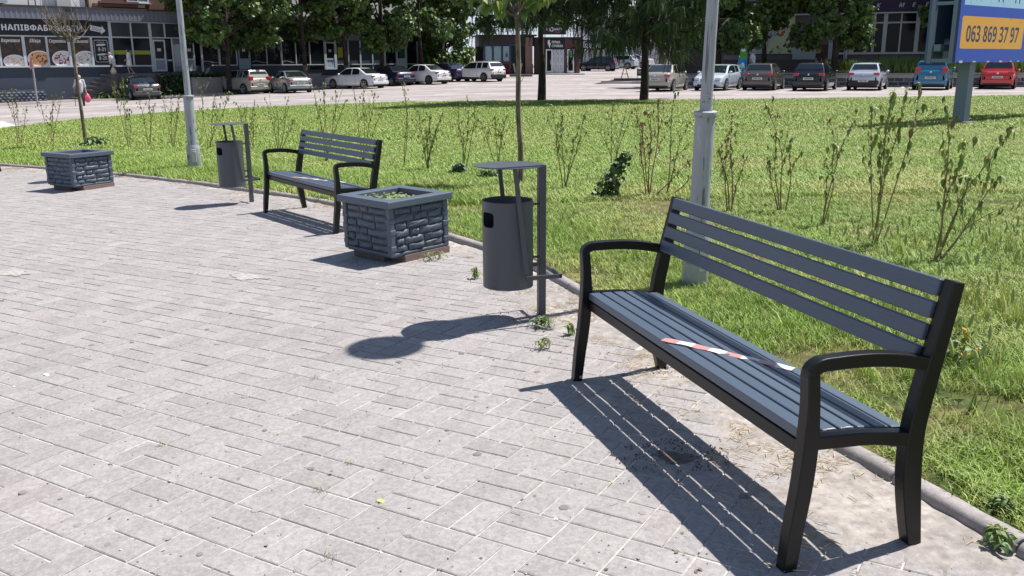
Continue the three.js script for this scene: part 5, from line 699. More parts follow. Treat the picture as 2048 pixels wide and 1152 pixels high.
// ---------------------------------------------------------------- kiosks in the middle distance
{
  const bur = mat([.085, .035, .038], .5), dk = mat([.02, .018, .02], .6), whiteF = mat([.68, .68, .68], .5), y0 = .36, kx = 4.832, kz = -86;
  const t = thing('hairdresser_kiosk', 'burgundy hairdresser kiosk with white framed windows and dark name sign', 'kiosk', kx, 0, kz, 8 * Math.PI / 180);
  part('wall', [bx(3.9, .98, 3, -.2, 3.13, -1.56), bx(.42, 2.3, 3, 1.45, 1.5, -1.56), bx(.36, 2.3, .5, .3, 1.5, -.31), bx(3.9, 3, .2, -.2, 1.8, -3.1), bx(.3, 2.3, 3, -2.0, 1.5, -1.56)], bur, t);
  part('floor', bx(3.9, .25, 3.1, -.2, .33, -1.5), mat([.36, .35, .33], .9), t); part('roof', bx(4.0, .12, 3.1, -.2, 3.68, -1.5), dk, t);
  const doorw = (u, w, m) => { const d = part('glazed_door', [bx(.1, 2.1, .1, u - w / 2, 1.6, .02), bx(.1, 2.1, .1, u + w / 2, 1.6, .02), bx(w, .1, .098, u, 2.6, .02), bx(w, .18, .098, u, .62, .02)], whiteF, t); part('door_pane', bx(w - .08, 1.84, .03, u, 1.62, -.01), m, d); part('handle', bx(.03, .4, .06, u + w / 2 - .13, 1.5, .08), whiteF, d); };
  doorw(-1.28, .52, darkPaneM); doorw(.76, .55, darkPaneM);
  const film = print(128, 256, (c, w, h) => { c.fillStyle = '#b9c0c8'; c.fillRect(0, 0, w, h); const r = rng(8); for (let k = 0; k < 9; k++) { c.fillStyle = ['#3a4048', '#2f7fa0', '#e8eaec'][k % 3]; c.beginPath(); c.ellipse(20 + r() * 88, 16 + k * 27, 6 + r() * 10, 5 + r() * 7, r() * 3, 0, 7); c.fill(); } });
  for (const [u, w] of [[-.86, .34], [-.48, .34], [-.10, .36]]) { part('window_post', bx(.05, 2.2, .1, u + w / 2 + .01, 1.55, .0), whiteF, t); const o = part('window_film', new THREE.PlaneGeometry(w - .04, 2.15), mat([1, 1, 1], .3, { map: film }), t); o.position.set(u, 1.54, -.012); part('pane', bx(w - .03, 2.15, .02, u, 1.54, -.03), greyPaneM, t); }
  const s = print(512, 256, (c, w, h) => { c.fillStyle = '#14141a'; c.fillRect(0, 0, w, h); c.fillStyle = '#e6e6e4'; c.beginPath(); c.ellipse(105, 88, 34, 62, .1, 0, 7); c.fill(); c.beginPath(); c.moveTo(80, 120); c.lineTo(150, 110); c.lineTo(120, 240); c.closePath(); c.fill(); c.fillStyle = '#14141a'; c.beginPath(); c.ellipse(140, 70, 16, 26, .5, 0, 7); c.fill(); c.fillStyle = '#f0f0ee'; c.save(); c.scale(.72, 1); c.font = 'bold 84px sans-serif'; c.fillText('ПЕРША', 240, 112); c.fillText('СТРИЖКА', 240, 206); c.restore(); });
  const o = part('name_sign', new THREE.PlaneGeometry(1.9, .93), mat([1, 1, 1], .5, { map: s }), t, 'black sign with white head silhouette and lettering'); o.position.set(-.72, 3.13, -.04);
  part('green_poster', bx(.42, .62, .02, .78, 2.2, .04), mat([.01, .20, .10], .5), t); part('poster_print', [bx(.28, .06, .01, .78, 2.42, .054), bx(.22, .05, .01, .78, 2.22, .054, 0, 0, .6), bx(.28, .05, .01, .78, 2.0, .054)], mat([.5, .6, .55], .6), t);
  part('doorstep', rb(4.2, .2, 1.0, .02, -.2, .38, .55), mat([.46, .43, .41], .9), t);
  const bs = print(512, 160, (c, w, h) => { c.fillStyle = '#23242a'; c.fillRect(0, 0, w, h); c.fillStyle = '#d8d8d6'; c.font = 'bold 62px sans-serif'; c.fillText('Х', 96, 92); c.fillText("МАГ'Е", 262, 92); c.beginPath(); c.arc(212, 74, 44, 0, 7); c.fill(); c.fillStyle = '#23242a'; c.beginPath(); c.arc(216, 70, 24, 0, 7); c.fill(); c.fillStyle = '#b86a3c'; c.fillRect(280, 116, 120, 12); });
  const b = thing('roof_sign', 'dark sign with white lettering standing above the hairdresser kiosk roof', 'sign', kx - .85, 3.74, kz - .2, 8 * Math.PI / 180); const q = part('sign_face', new THREE.PlaneGeometry(2.3, .78), mat([1, 1, 1], .6, { map: bs }), b); q.position.set(0, .66, .065); part('sign_box', bx(2.36, .84, .12, 0, .66, 0), dk, b); part('sign_leg', [bar([-.8, -.02, 0], [-.8, .3, 0], .06), bar([.8, -.02, 0], [.8, .3, 0], .06)], dk, b);
  // row with blue windows
  const k2 = thing('shop_kiosk', 'kiosk shop with blue framed windows, red rails and tan pillar, left of the hairdresser', 'kiosk', kx - 5.2, 0, kz - .1, 8 * Math.PI / 180), blue = mat([.012, .035, .07], .5), tan = mat([.34, .22, .17], .85, { map: grainT });
  part('wall', [bx(5.2, .9, 3.4, 0, 3.4, -1.7), bx(5.2, 3.6, .2, 0, 1.9, -3.3), bx(5.0, 1.2, .3, 0, .75, -.2)], mat([.05, .03, .035], .7), k2); part('floor', bx(5.3, .3, 3.6, 0, .22, -1.7), mat([.3, .28, .26], .9), k2); part('roof', bx(5.6, .14, 3.8, 0, 3.92, -1.6), dk, k2);
  part('tan_pillar', [bx(.66, 3.5, .7, 2.05, 2.0, .0), bx(.7, .03, .74, 2.05, 2.6, 0), bx(.7, .03, .74, 2.05, 1.7, 0)], tan, k2); part('dark_pillar', bx(.8, 3.5, .6, 3.0, 2.0, .1), mat([.02, .014, .016], .5), k2);
  for (const u of [-2.1, -1.28, -.42, .34, 1.2]) part('blue_post', bx(.16, 2.5, .14, u, 2.2, .02), blue, k2); part('blue_rail', [bx(3.5, .14, .136, -.4, 3.1, .02), bx(2.7, .12, .136, -.85, 1.52, .02)], blue, k2);
  for (const u of [-1.69, -.85, -.04]) part('pane', bx(.68, 1.5, .03, u, 2.3, -.03), phys([.20, .30, .36], .2, { clearcoat: 1 }), k2); part('pane', bx(1.5, 2.0, .03, 1.1, 1.9, -.04), darkPaneM, k2); part('window_print', [bx(.22, .34, .01, .0, 2.15, .0), bx(.12, .1, .01, .0, 2.45, .0)], mat([.02, .12, .16], .5), k2);
  part('red_rail', [bx(.9, .06, .06, -.2, 1.42, .35), bx(.06, 1.05, .06, -.64, .95, .35), bx(.06, 1.05, .06, .24, .95, .35), bx(.9, .05, .05, -.2, .75, .35)], mat([.30, .02, .02], .5), k2);
  part('wood_panel', [0, 1, 2].map(i => bx(.16, .9, .03, .72 + i * .3, .95, .1, 0, 0, .2 - i * .2)), mat([.46, .38, .26], .8), k2); part('door_board', bx(.95, 1.1, .05, -1.5, .95, .05), mat([.05, .012, .016], .6), k2);
  const cone = thing('bollard', 'low pink concrete half-sphere bollard beside the white wagon', 'bollard', -.6, G(-.6, -78), -78); part('dome', tr(new THREE.SphereGeometry(.42, 14, 8, 0, 6.29, 0, 1.57).scale(1.1, .7, 1), 0, 0, 0), mat([.52, .34, .33], .85), cone);
  const bar0 = thing('wheel_stop', 'dark concrete block on the ground in front of the blue-framed kiosk', 'kerb block', .9, G(.9, -80.5), -80.5, .1); part('block', rb(2.0, .2, .3, .03, 0, .1, 0), mat([.13, .12, .12], .9), bar0);
}
{ // kerbed island with small boards
  const isl = grid(30, 4, (u, v) => { const x = 6.6 + u * 12, z = -66.8 - v * (1.2 + u * 4) + u * 1.8; return [x, G(x, z) + .14, z]; }); struct('traffic_island', isl, mat([.50, .46, .44], .9, { map: asphT }), 'kerbed concrete island at the car park entrance');
  const kb = grid(30, 1, (u, v) => { const x = 6.6 + u * 12, z = -66.8 + u * 1.8; return [x, G(x, z) + .14 - v * .3, z + v * .04]; }); struct('island_kerb', kb, mat([.52, .48, .45], .9), 'kerb of the concrete island');
  const a = thing('easel', 'brown wooden A-frame easel on the concrete island', 'easel', 8.5, G(8.5, -68.5) + .13, -68.5); part('easel_leg', [bar([-.32, 0, 0], [0, 1.15, -.1], .06), bar([.32, 0, 0], [0, 1.15, -.1], .06), bar([-.18, .5, -.05], [.18, .5, -.05], .05)], mat([.25, .15, .09], .8), a);
  const s = thing('pavement_board', 'small dark green board on legs beside the wooden easel', 'sign board', 9.5, G(9.5, -68) + .13, -68); part('board', rb(.36, .5, .05, .02, 0, .62, 0), mat([.02, .06, .04], .5), s); part('board_print', [bx(.2, .06, .01, 0, .7, .03), bx(.2, .05, .01, 0, .58, .03)], mat([.5, .55, .5], .6), s); part('board_leg', [bar([-.14, 0, .02], [-.14, .5, 0], .03), bar([.14, 0, .02], [.14, .5, 0], .03), bar([-.15, .85, 0], [-.12, 1.0, 0], .03), bar([.15, .85, 0], [.12, 1.0, 0], .03)], trimM, s);
  const blk = thing('kerb_block', 'dark low block under the easel and green board', 'kerb block', 9.4, G(9.4, -69.4) + .13, -69.4); part('block', rb(3.2, .16, .3, .02, 0, .08, 0), mat([.20, .17, .16], .9), blk);
}
// ---------------------------------------------------------------- far buildings
{
  const pale = mat([.56, .55, .55], .9, { bumpMap: roughT, bumpScale: .004 }), t = thing('gabled_house', 'far pale house with a low grey gable roof behind the spruces', 'building', 29, 0, -160);
  part('wall', bx(26, 10.4, 10, 0, 5.2, 0), mat([.62, .64, .68], .9), t); { const s = new THREE.Shape(); s.moveTo(-3.4, 0); s.lineTo(3.4, 0); s.lineTo(.2, 1.5); s.closePath(); part('gable', new THREE.ExtrudeGeometry(s, { depth: 9, bevelEnabled: false }).translate(-.6, 10.4, -4.6), mat([.45, .45, .43], .9), t); } part('roof_edge', bx(27, .5, 10.6, 0, 10.2, 0), mat([.42, .42, .42], .9), t);
  for (let k = 0; k < 7; k++) { const w = part('window', bx(1.5, 2.0, .2, -10.5 + k * 3.5, 6.6, 5.02), frameM, t); part('pane', bx(1.3, 1.8, .1, -10.5 + k * 3.5, 6.6, 5.1), greyPaneM, w); }
  const g = thing('garage_wall', 'pale grey low building with a blue door seen under the spruce boughs', 'building', 21.5, 0, -112); part('wall', bx(11, 4.2, 6, 0, 3.1, -3), mat([.52, .50, .52], .9), g); part('roof', bx(11.4, .25, 6.4, 0, 5.3, -3), mat([.3, .3, .3], .9), g); part('door', bx(1.5, 2.3, .12, 1.3, 2.2, .04), mat([.14, .23, .33], .6), g); part('wall_base', bx(11.02, 1.2, .1, 0, .9, .04), mat([.10, .09, .1], .9), g); part('pier', [-3.5, -1.2, 3.8].map(x => bx(.5, 4.0, .3, x, 3.1, .1)), mat([.60, .59, .60], .9), g);
  const w = thing('white_block', 'white flat-roofed block behind the spruces, left of the gabled house', 'building', 17, 0, -135); part('wall', bx(14, 6.6, 8, 0, 3.3, 0), mat([.68, .69, .72], .9), w); part('roof_edge', bx(14.4, .4, 8.4, 0, 6.7, 0), mat([.4, .42, .45], .8), w); for (let k = 0; k < 4; k++) { const q = part('window', bx(1.8, 1.4, .2, -5 + k * 3.3, 4.6, 4.02), frameM, w); part('pane', bx(1.6, 1.2, .1, -5 + k * 3.3, 4.6, 4.1), greyPaneM, q); }
  const f = thing('slatted_fence', 'grey paling fence behind the parked silver cars', 'fence', 14, 0, -108); for (let k = 0; k < 46; k++) part('paling', bx(.16, 1.7, .04, -5 + k * .22, G(14, -108) + .85, 0), mat([.36, .35, .35], .9), f); part('fence_rail', [bx(10.2, .08, .06, 0, G(14, -108) + .4, -.05), bx(10.2, .08, .06, 0, G(14, -108) + 1.4, -.05)], mat([.3, .3, .3], .9), f);
  const p = thing('utility_pole', 'thin concrete utility pole rising behind the right spruce', 'pole', 21.2, G(21, -108), -107); part('pole', cy(.13, .18, 12, 10, 0, 6, 0), mat([.40, .39, .38], .9), p); part('bracket', bar([-.8, 11, 0], [.8, 11, 0], .1), trimM, p);
}
// ---------------------------------------------------------------- right: retaining wall, terrace, furniture shop
const RX = V(Math.cos(16.9 * Math.PI / 180), 0, Math.sin(16.9 * Math.PI / 180)), RZ = V(-Math.sin(16.9 * Math.PI / 180), 0, Math.cos(16.9 * Math.PI / 180));
const right = (u, w) => V(25.986, 0, -64).addScaledVector(RX, u).addScaledVector(RZ, w);
const rthing = (name, label, cat, u, w) => { const p = right(u, w); return thing(name, label, cat, p.x, 0, p.z, -16.9 * Math.PI / 180); };
{
  const t = rthing('furniture_shop', 'dim furniture shop at the right: purple lettered fascia, tall windows, poster wall', 'building', 0, 0), conc = mat([.23, .22, .21], .9, { map: grainT }), alu = mat([.50, .50, .49], .5), wp = mat([.40, .44, .50], .6);
  part('plinth', bx(24, 2.4, .5, 1, .72, -.32), mat([.16, .15, .15], .9), t); part('back_wall', bx(30, 12, .4, -1, 5, -8), conc, t); part('side_wall', [bx(.4, 12, 8, -15.5, 5, -4.2), bx(.4, 12, 8, 13.5, 5, -4.2)], conc, t); part('room_wall', bx(24, 4, .2, 1, 3.4, -3.5), mat([.06, .06, .065], .9), t); part('floor_slab', bx(24, .2, 8, 1, 1.8, -4.1), conc, t);
  const sign = print(1024, 128, (c, w, h) => { c.fillStyle = '#2c1d3f'; c.fillRect(0, 0, w, h); c.fillStyle = '#c9c2d2'; c.font = 'italic bold 62px sans-serif'; [...'ОК'].forEach((q, i) => c.fillText(q, 150 + i * 118, 84)); [...'МЕБЛ'].forEach((q, i) => c.fillText(q, 490 + i * 128, 84)); });
  const o = part('fascia_sign', new THREE.PlaneGeometry(6.6, .82), mat([1, 1, 1], .6, { map: sign }), t, 'purple fascia with pale lettering'); o.position.set(.62, 5.12, .262); part('fascia', bx(24, .92, .5, 1, 5.12, 0), mat([.024, .012, .045], .6), t); part('fascia_edge', bx(24, .09, .56, 1, 4.64, .03), alu, t); part('upper_wall', bx(24, 5, .4, 1, 8.1, -.1), mat([.30, .29, .28], .9), t);
  for (const [u, w] of [[-2.3, .32], [-1.46, .16], [-.92, .16], [-.22, .26], [.78, .10], [1.84, .26], [2.95, .1], [4.1, .26], [5.3, .1], [6.4, .26]]) part('window_post', bx(w, 2.8, .16, u, 3.3, .02), alu, t);
  part('window_rail', [bx(11, .10, .156, 2, 4.0, .02), bx(11, .14, .2, 2, 1.97, .03)], alu, t);
  for (const [a, b] of [[-2.2, -1.5], [-1.4, -.98], [-.86, -.34], [-.1, .74], [.84, 1.72], [1.96, 2.9], [3.0, 3.98], [4.22, 5.25], [5.35, 6.3]]) { part('pane', bx(b - a, 1.9, .03, (a + b) / 2, 2.98, -.04), darkPaneM, t); part('pane', bx(b - a, .6, .03, (a + b) / 2, 4.32, -.04), darkPaneM, t); }
  // entrance left of the windows
  part('entrance_wall', bx(3.9, 3.3, .3, -4.5, 3.1, -.2), mat([.13, .13, .14], .9), t);
  const dd = (u, w, m, n = 'entrance_door') => { const d = part(n, bx(w, 1.15, .08, u, 2.15, .02), m, t); part('door_frame', [bx(.06, 1.3, .1, u - w / 2, 2.2, .03), bx(.06, 1.3, .1, u + w / 2, 2.2, .03), bx(w, .06, .098, u, 2.82, .03)], alu, d); part('door_panel', bx(w * .6, .5, .02, u, 2.2, .07), m, d); };
  dd(-5.85, .62, wp); dd(-5.15, .62, wp); dd(-4.6, .4, wp); dd(-3.55, .45, wp); dd(-3.02, .55, mat([.012, .012, .014], .6), 'dark_door'); part('brown_poster', bx(.42, 1.0, .03, -4.05, 2.1, .03), mat([.07, .02, .018], .6), t); part('pipe', [cy(.09, .09, 2.6, 10, -2.62, 2.9, .12), cy(.13, .13, .2, 10, -2.62, 2.4, .12)], alu, t);
  // poster wall
  const pw = print(512, 512, (c, w, h) => { const r = rng(91); c.fillStyle = '#a9b0b9'; c.fillRect(0, 0, w, h); c.fillStyle = '#b5c3a0'; c.beginPath(); c.moveTo(150, h); c.lineTo(360, 120); c.lineTo(w, 60); c.lineTo(w, h); c.closePath(); c.fill(); c.strokeStyle = '#59343f'; c.lineWidth = 7; for (const [x, y] of [[150, 120], [64, 268], [150, 262]]) { c.strokeRect(x, y, 72, 44); c.fillStyle = '#c7b9bd'; c.fillRect(x + 18, y + 12, 36, 20); } const cols = ['#a8452c', '#3e4a3c', '#8c4a34', '#5f6b4e']; for (let k = 0; k < 22; k++) { const x = 120 + r() * 370, y = 180 + r() * 310; c.fillStyle = c.strokeStyle = cols[k % 4]; c.save(); c.translate(x, y); c.rotate((r() - .5) * 1.6); if (k % 3 === 0) { c.fillRect(-26, -14, 52, 30); c.fillRect(20, -24, 34, 7); } else if (k % 3 === 1) { c.lineWidth = 6; c.strokeRect(-18, -26, 30, 52); } else { c.beginPath(); c.arc(0, 0, 20, 3.3, 6.2); c.lineTo(0, 24); c.closePath(); c.fill(); } c.restore(); } });
  part('poster_backing', bx(2.75, 2.95, .3, -7.55, 3.45, -.1), mat([.25, .25, .26], .9), t); const q = part('wall_poster', new THREE.PlaneGeometry(2.7, 2.9), mat([1, 1, 1], .6, { map: pw }), t, 'pale green and grey wall poster with tools'); q.position.set(-7.52, 3.45, .056);
  part('white_panel', bx(.6, .85, .1, -9.1, 2.42, .0), mat([.40, .40, .42], .7), t); part('panel_print', bx(.4, .34, .02, -9.05, 2.55, .06), mat([.06, .03, .04], .7), t);
  const om = print(256, 160, (c, w, h) => { c.fillStyle = '#10141c'; c.fillRect(0, 0, w, h); c.fillStyle = '#cfd6dd'; c.beginPath(); c.ellipse(70, 58, 44, 40, 0, 0, 7); c.fill(); c.font = 'italic bold 84px sans-serif'; c.fillText('М', 140, 88); c.fillStyle = '#b5541f'; c.fillRect(20, 116, 216, 34); c.fillStyle = '#e0b070'; c.font = 'bold 30px sans-serif'; c.fillText('П', 130, 144); }); const oo = part('shop_sign', new THREE.PlaneGeometry(1.5, .94), mat([1, 1, 1], .6, { map: om }), t); oo.position.set(-7.1, 5.45, .27);
  part('upper_band', bx(8, 3.6, .5, -10, 6.8, -.3), mat([.06, .06, .065], .9), t);
  // steps
  const st = rthing('shop_steps', 'wide dark concrete steps leading up to the poster wall and shop entrance', 'steps', -6.6, 1.0), sm1 = mat([.15, .145, .145], .9, { map: grainT }); for (let k = 0; k < 7; k++) { const y = .55 + (k + 1) * .148; part('step', rb(8.6, .5, .36, .01, 0, y - .25, 2.4 - k * .36), sm1, st); } part('landing', bx(8.6, 1.6, 1.3, 0, .74, -.35), sm1, st);
  for (let k = 0; k < 8; k++) { const y = .55 + k * .148; }
  // terrace and stone wall
  const te = grid(30, 6, (u, v) => { const p = right(lerp(-13, 18, u), lerp(1.0, 7.6, v)); return [p.x, .55, p.z]; }); struct('terrace', te, mat([.30, .28, .25], .95, { map: dirtT }), 'raised terrace between the stone wall and the furniture shop');
  const wl = rthing('retaining_wall', 'grey stone block retaining wall behind the right row of cars', 'retaining wall', 2.5, 7.7), sM = [mat([.17, .17, .18], .9, { map: grainT }), mat([.22, .22, .22], .9, { map: grainT }), mat([.13, .135, .145], .9, { map: grainT })], r = rng(41);
  part('mortar', bx(31, 1.3, .3, 0, .0, -.05), mat([.40, .39, .38], .95), wl); const bg = [0, 1, 2, 3].map(k => rockGeo(.48 + .12 * (k % 2), .19, .09, 700 + k)); for (let j = 0; j < 4; j++) { let x = -15.2 + (j % 2) * .3; while (x < 15.2) { const k = r() * 4 | 0; const w = .48 + .12 * (k % 2); const o = part('stone_block', bg[k], sM[r() * 3 | 0], wl); o.position.set(x + w / 2, -.36 + j * .235, .11); x += w + .05; } } part('coping', rb(31, .08, .5, .015, 0, .69, 0), mat([.26, .25, .25], .9), wl);
  const rl = rthing('handrail', 'thin dark metal railing on the terrace before the shop windows', 'railing', 1.2, 2.6); part('rail', [bx(6.4, .05, .05, 0, 1.85, 0), bx(6.4, .04, .04, 0, 1.35, 0)], trimM, rl); for (const x of [-3.2, -1.9, -.6, .7, 2.0, 3.2]) part('rail_post', bx(.06, 1.35, .06, x, 1.2, 0), trimM, rl);
  const a = right(-2.2, 4.6), b = right(1.2, 4.2), c = right(4.6, 4.4);
  const tg = tuft(16, .75, .05, .35, .5, 61), L = [], C = new THREE.Color(), r2 = rng(62); for (let k = 0; k < 1500; k++) { const u = -3.6 + r2() * 12, w = 3 + r2() * 4.4, p = right(u, w), dry = u < -.9 && w > 5.2; C.setRGB(dry ? .45 : .12, dry ? .36 : .19, dry ? .15 : .04); L.push([M4(p.x, .5, p.z, 0, r2() * 6.28, 0, .7 + r2() * .6, (dry ? .5 : .7 + .9 * fbm(u, w, 3, 2)) * (.6 + r2() * .6)), C.clone()]); } tag(inst('terrace_weeds', tg, phys([1, 1, 1], .8, { side: THREE.DoubleSide, transmission: .2, thickness: 0 }), L), 'overgrown weeds and dry grass on the terrace above the stone wall', 'weeds', null, 'stuff');
  // teardrop flag
  const fl = thing('teardrop_flag', 'blue and green teardrop advertising flag beside the man in a white shirt', 'flag', 14.6, .5, -58.2, .1);
  const fp = print(128, 320, (c, w, h) => { const g = ['#2a7fc4', '#3f9bd0', '#7fb83e', '#2f8f3a', '#1d5fa5']; c.fillStyle = '#2f8fd0'; c.fillRect(0, 0, w, h); const r = rng(5); c.fillStyle = '#5aa53a'; c.fillRect(0, 70, w, 110); c.fillStyle = '#12355e'; c.fillRect(0, 0, w, 62); for (let k = 0; k < 24; k++) { c.fillStyle = ['#cfe6c2', '#e8f1f5', '#1f6db0', '#3f9a3a'][k % 4]; c.beginPath(); c.ellipse(r() * w, 30 + r() * 270, 8 + r() * 22, 5 + r() * 12, r() * 3, 0, 7); c.fill(); } });
  const s = new THREE.Shape(); s.moveTo(-.42, .15); s.quadraticCurveTo(.0, .0, .30, .12); s.quadraticCurveTo(.36, 1.4, .26, 2.2); s.quadraticCurveTo(.16, 2.62, .02, 2.55); s.quadraticCurveTo(-.18, 1.5, -.42, .15); const fg = new THREE.ShapeGeometry(s, 12), u = fg.attributes.uv; for (let k = 0; k < u.count; k++) u.setXY(k, (u.getX(k) + .42) / .8, u.getY(k) / 2.6); part('flag_cloth', fg, mat([1, 1, 1], .7, { map: fp, side: THREE.DoubleSide }), fl); part('flag_pole', limb([[.33, -.1, 0], [.36, 1.3, 0], [.28, 2.2, 0], [.04, 2.58, 0]], .02, .012, 6), trimM, fl);
}

// ---------------------------------------------------------------- people
function field(bones, cell, k = .03) { // bones [a, b, ra, rb]; returns geometry
  const lo = V(1e9, 1e9, 1e9), hi = V(-1e9, -1e9, -1e9); for (const [a, b, ra, rb2] of bones) { lo.min(V(Math.min(a[0], b[0]), Math.min(a[1], b[1]), Math.min(a[2], b[2])).addScalar(-Math.max(ra, rb2) - .04)); hi.max(V(Math.max(a[0], b[0]), Math.max(a[1], b[1]), Math.max(a[2], b[2])).addScalar(Math.max(ra, rb2) + .04)); }
  const c = lo.clone().add(hi).multiplyScalar(.5), half = Math.max(hi.x - lo.x, hi.y - lo.y, hi.z - lo.z) / 2 + cell * 2, n = Math.ceil(2 * half / cell), mc = new MarchingCubes(n, new THREE.MeshStandardMaterial(), false, false, 60000); mc.isolation = 0;
  const hs = n / 2, A = bones.map(([a, b, ra, rb2]) => { const d = [b[0] - a[0], b[1] - a[1], b[2] - a[2]]; return [a, d, d[0] * d[0] + d[1] * d[1] + d[2] * d[2] || 1e-9, ra, rb2]; });
  for (let z = 0; z < n; z++) for (let y = 0; y < n; y++) for (let x = 0; x < n; x++) { const px = c.x + (x - hs) / hs * half, py = c.y + (y - hs) / hs * half, pz = c.z + (z - hs) / hs * half; let d = 1; for (const [a, e, l, ra, rb2] of A) { const t = Math.min(1, Math.max(0, ((px - a[0]) * e[0] + (py - a[1]) * e[1] + (pz - a[2]) * e[2]) / l)), q = Math.hypot(px - a[0] - e[0] * t, py - a[1] - e[1] * t, pz - a[2] - e[2] * t) - lerp(ra, rb2, t); const h = Math.max(0, 1 - Math.abs(d - q) / k); d = Math.min(d, q) - h * h * k * .25; } mc.field[x + y * n + z * n * n] = -d; }
  mc.update(); const g = new THREE.BufferGeometry(), P = new Float32Array(mc.count * 3), N = new Float32Array(mc.count * 3); for (let i = 0; i < mc.count; i++) { P[i * 3] = mc.positionArray[i * 3] * half + c.x; P[i * 3 + 1] = mc.positionArray[i * 3 + 1] * half + c.y; P[i * 3 + 2] = mc.positionArray[i * 3 + 2] * half + c.z; for (let q = 0; q < 3; q++) N[i * 3 + q] = mc.normalArray[i * 3 + q]; }
  g.setAttribute('position', new THREE.BufferAttribute(P, 3)); g.setAttribute('normal', new THREE.BufferAttribute(N, 3)); g.setAttribute('uv', new THREE.BufferAttribute(new Float32Array(mc.count * 2), 2)); return g;
}
const skinM = mat([.46, .27, .19], .6), cloth = c => mat(c, .9, { bumpMap: roughT, bumpScale: .002 });
// figure faces +z; o: joints by name override the standing pose
function person(label, x, y, z, ry, o) {
  const t = thing('person', label, 'person', x, y, z, ry); t.scale.setScalar(o.s || 1);
  const J = { lh: [.09, .90, 0], rh: [-.09, .90, 0], lk: [.10, .49, .02], rk: [-.10, .49, .02], la: [.10, .08, -.02], ra: [-.10, .08, -.02], ch: [0, 1.25, 0], nk: [0, 1.45, .0], hd: [0, 1.585, .02], ls: [.18, 1.40, 0], rs: [-.18, 1.40, 0], le: [.24, 1.12, -.02], re: [-.24, 1.12, -.02], lw: [.25, .87, .05], rw: [-.25, .87, .05], ...o.j }, b = o.build || 1;
  const foot = (a, f) => [[a[0], a[1] - .03, a[2] - .03], [a[0] + (f?.[0] || 0), a[1] - .05, a[2] + .15], .038, .03], hand = (e, w) => { const d = V(...w).sub(V(...e)).normalize(), s = V(d.y, -d.x, 0).normalize().multiplyScalar(w[0] > 0 ? 1 : -1), f = V().crossVectors(d, s), out = [[w, V(...w).addScaledVector(d, .08).toArray(), .024, .026]]; for (let k = 0; k < 4; k++) { const r0 = V(...w).addScaledVector(d, .085).addScaledVector(f, (k - 1.5) * .019), r1 = r0.clone().addScaledVector(d, [.036, .046, .042, .03][k]).addScaledVector(s, -.006), r2 = r1.clone().addScaledVector(d, .02).addScaledVector(s, -.016); out.push([r0.toArray(), r1.toArray(), .0095, .009], [r1.toArray(), r2.toArray(), .009, .008]); } const th = V(...w).addScaledVector(d, .035).addScaledVector(f, .025); out.push([th.toArray(), th.clone().addScaledVector(d, .04).addScaledVector(f, .022).toArray(), .011, .009]); return out; };
  const H = J.hd, body = [[J.lh, J.lk, .078 * b, .055], [J.rh, J.rk, .078 * b, .055], [J.lk, J.la, .054, .036], [J.rk, J.ra, .054, .036], foot(J.la), foot(J.ra), [[0, (J.lh[1] + J.rh[1]) / 2 + .03, J.lh[2] * .5 + J.rh[2] * .5], J.ch, .125 * b, .135 * b], [J.ch, [J.nk[0], J.nk[1] - .06, J.nk[2]], .13 * b, .09], [J.ls, J.rs, .058, .058], [J.nk, H, .05, .055], [J.ls, J.le, .048, .038], [J.rs, J.re, .048, .038], [J.le, J.lw, .037, .026], [J.re, J.rw, .037, .026]];
  const head = [[[H[0], H[1] + .03, H[2] - .012], [H[0], H[1] + .005, H[2] + .012], .088, .082], [[H[0], H[1] - .06, H[2] + .03], [H[0], H[1] - .075, H[2] + .045], .05, .038], [[H[0], H[1] + .005, H[2] + .088], [H[0], H[1] - .028, H[2] + .104], .010, .015], [[H[0] - .03, H[1] - .055, H[2] + .077], [H[0] + .03, H[1] - .055, H[2] + .077], .009, .009], ...[-1, 1].map(s => [[H[0] + s * .086, H[1] + .01, H[2] - .005], [H[0] + s * .088, H[1] - .025, H[2]], .016, .012]), ...[-1, 1].map(s => [[H[0] + s * .02, H[1] + .035, H[2] + .082], [H[0] + s * .045, H[1] + .032, H[2] + .073], .009, .009])];
  part('body', [field(body, .026), field(head, .011, .02), field(hand(J.le, J.lw), .0085, .012), field(hand(J.re, J.rw), .0085, .012)], o.skin || skinM, t);
  part('eye', [-1, 1].map(s => tr(new THREE.SphereGeometry(.0115, 8, 6), H[0] + s * .034, H[1] + .014, H[2] + .079)), mat([.03, .025, .02], .3), t);
  part('hair', field(o.hairBones ? o.hairBones(H) : [[[H[0], H[1] + .05, H[2] - .03], [H[0], H[1] + .03, H[2] - .045], .094, .09]], .016, .02), o.hair, t);
  const up = (p, q, t2) => [lerp(p[0], q[0], t2), lerp(p[1], q[1], t2), lerp(p[2], q[2], t2)];
  const sl = o.sleeve ?? .8; part('shirt', field([[[0, J.lh[1] + (o.hem ?? .0), (J.lh[2] + J.rh[2]) / 2], J.ch, .15 * b, .158 * b], [J.ch, [J.nk[0], J.nk[1] - .07, J.nk[2]], .15 * b, .10], [J.ls, J.rs, .074, .074], [J.ls, up(J.ls, J.le, sl), .068, .062], [J.rs, up(J.rs, J.re, sl), .068, .062], ...(o.skirt || [])], .024), cloth(o.shirt), t);
  if (o.trousers) part('trousers', field([[[0, J.lh[1] + .04, J.lh[2]], [0, J.lh[1], J.rh[2]], .132 * b, .132 * b], [J.lh, J.lk, .096 * b, .074], [J.rh, J.rk, .096 * b, .074], [J.lk, J.la, .072, .06], [J.rk, J.ra, .072, .06]], .024), cloth(o.trousers), t);
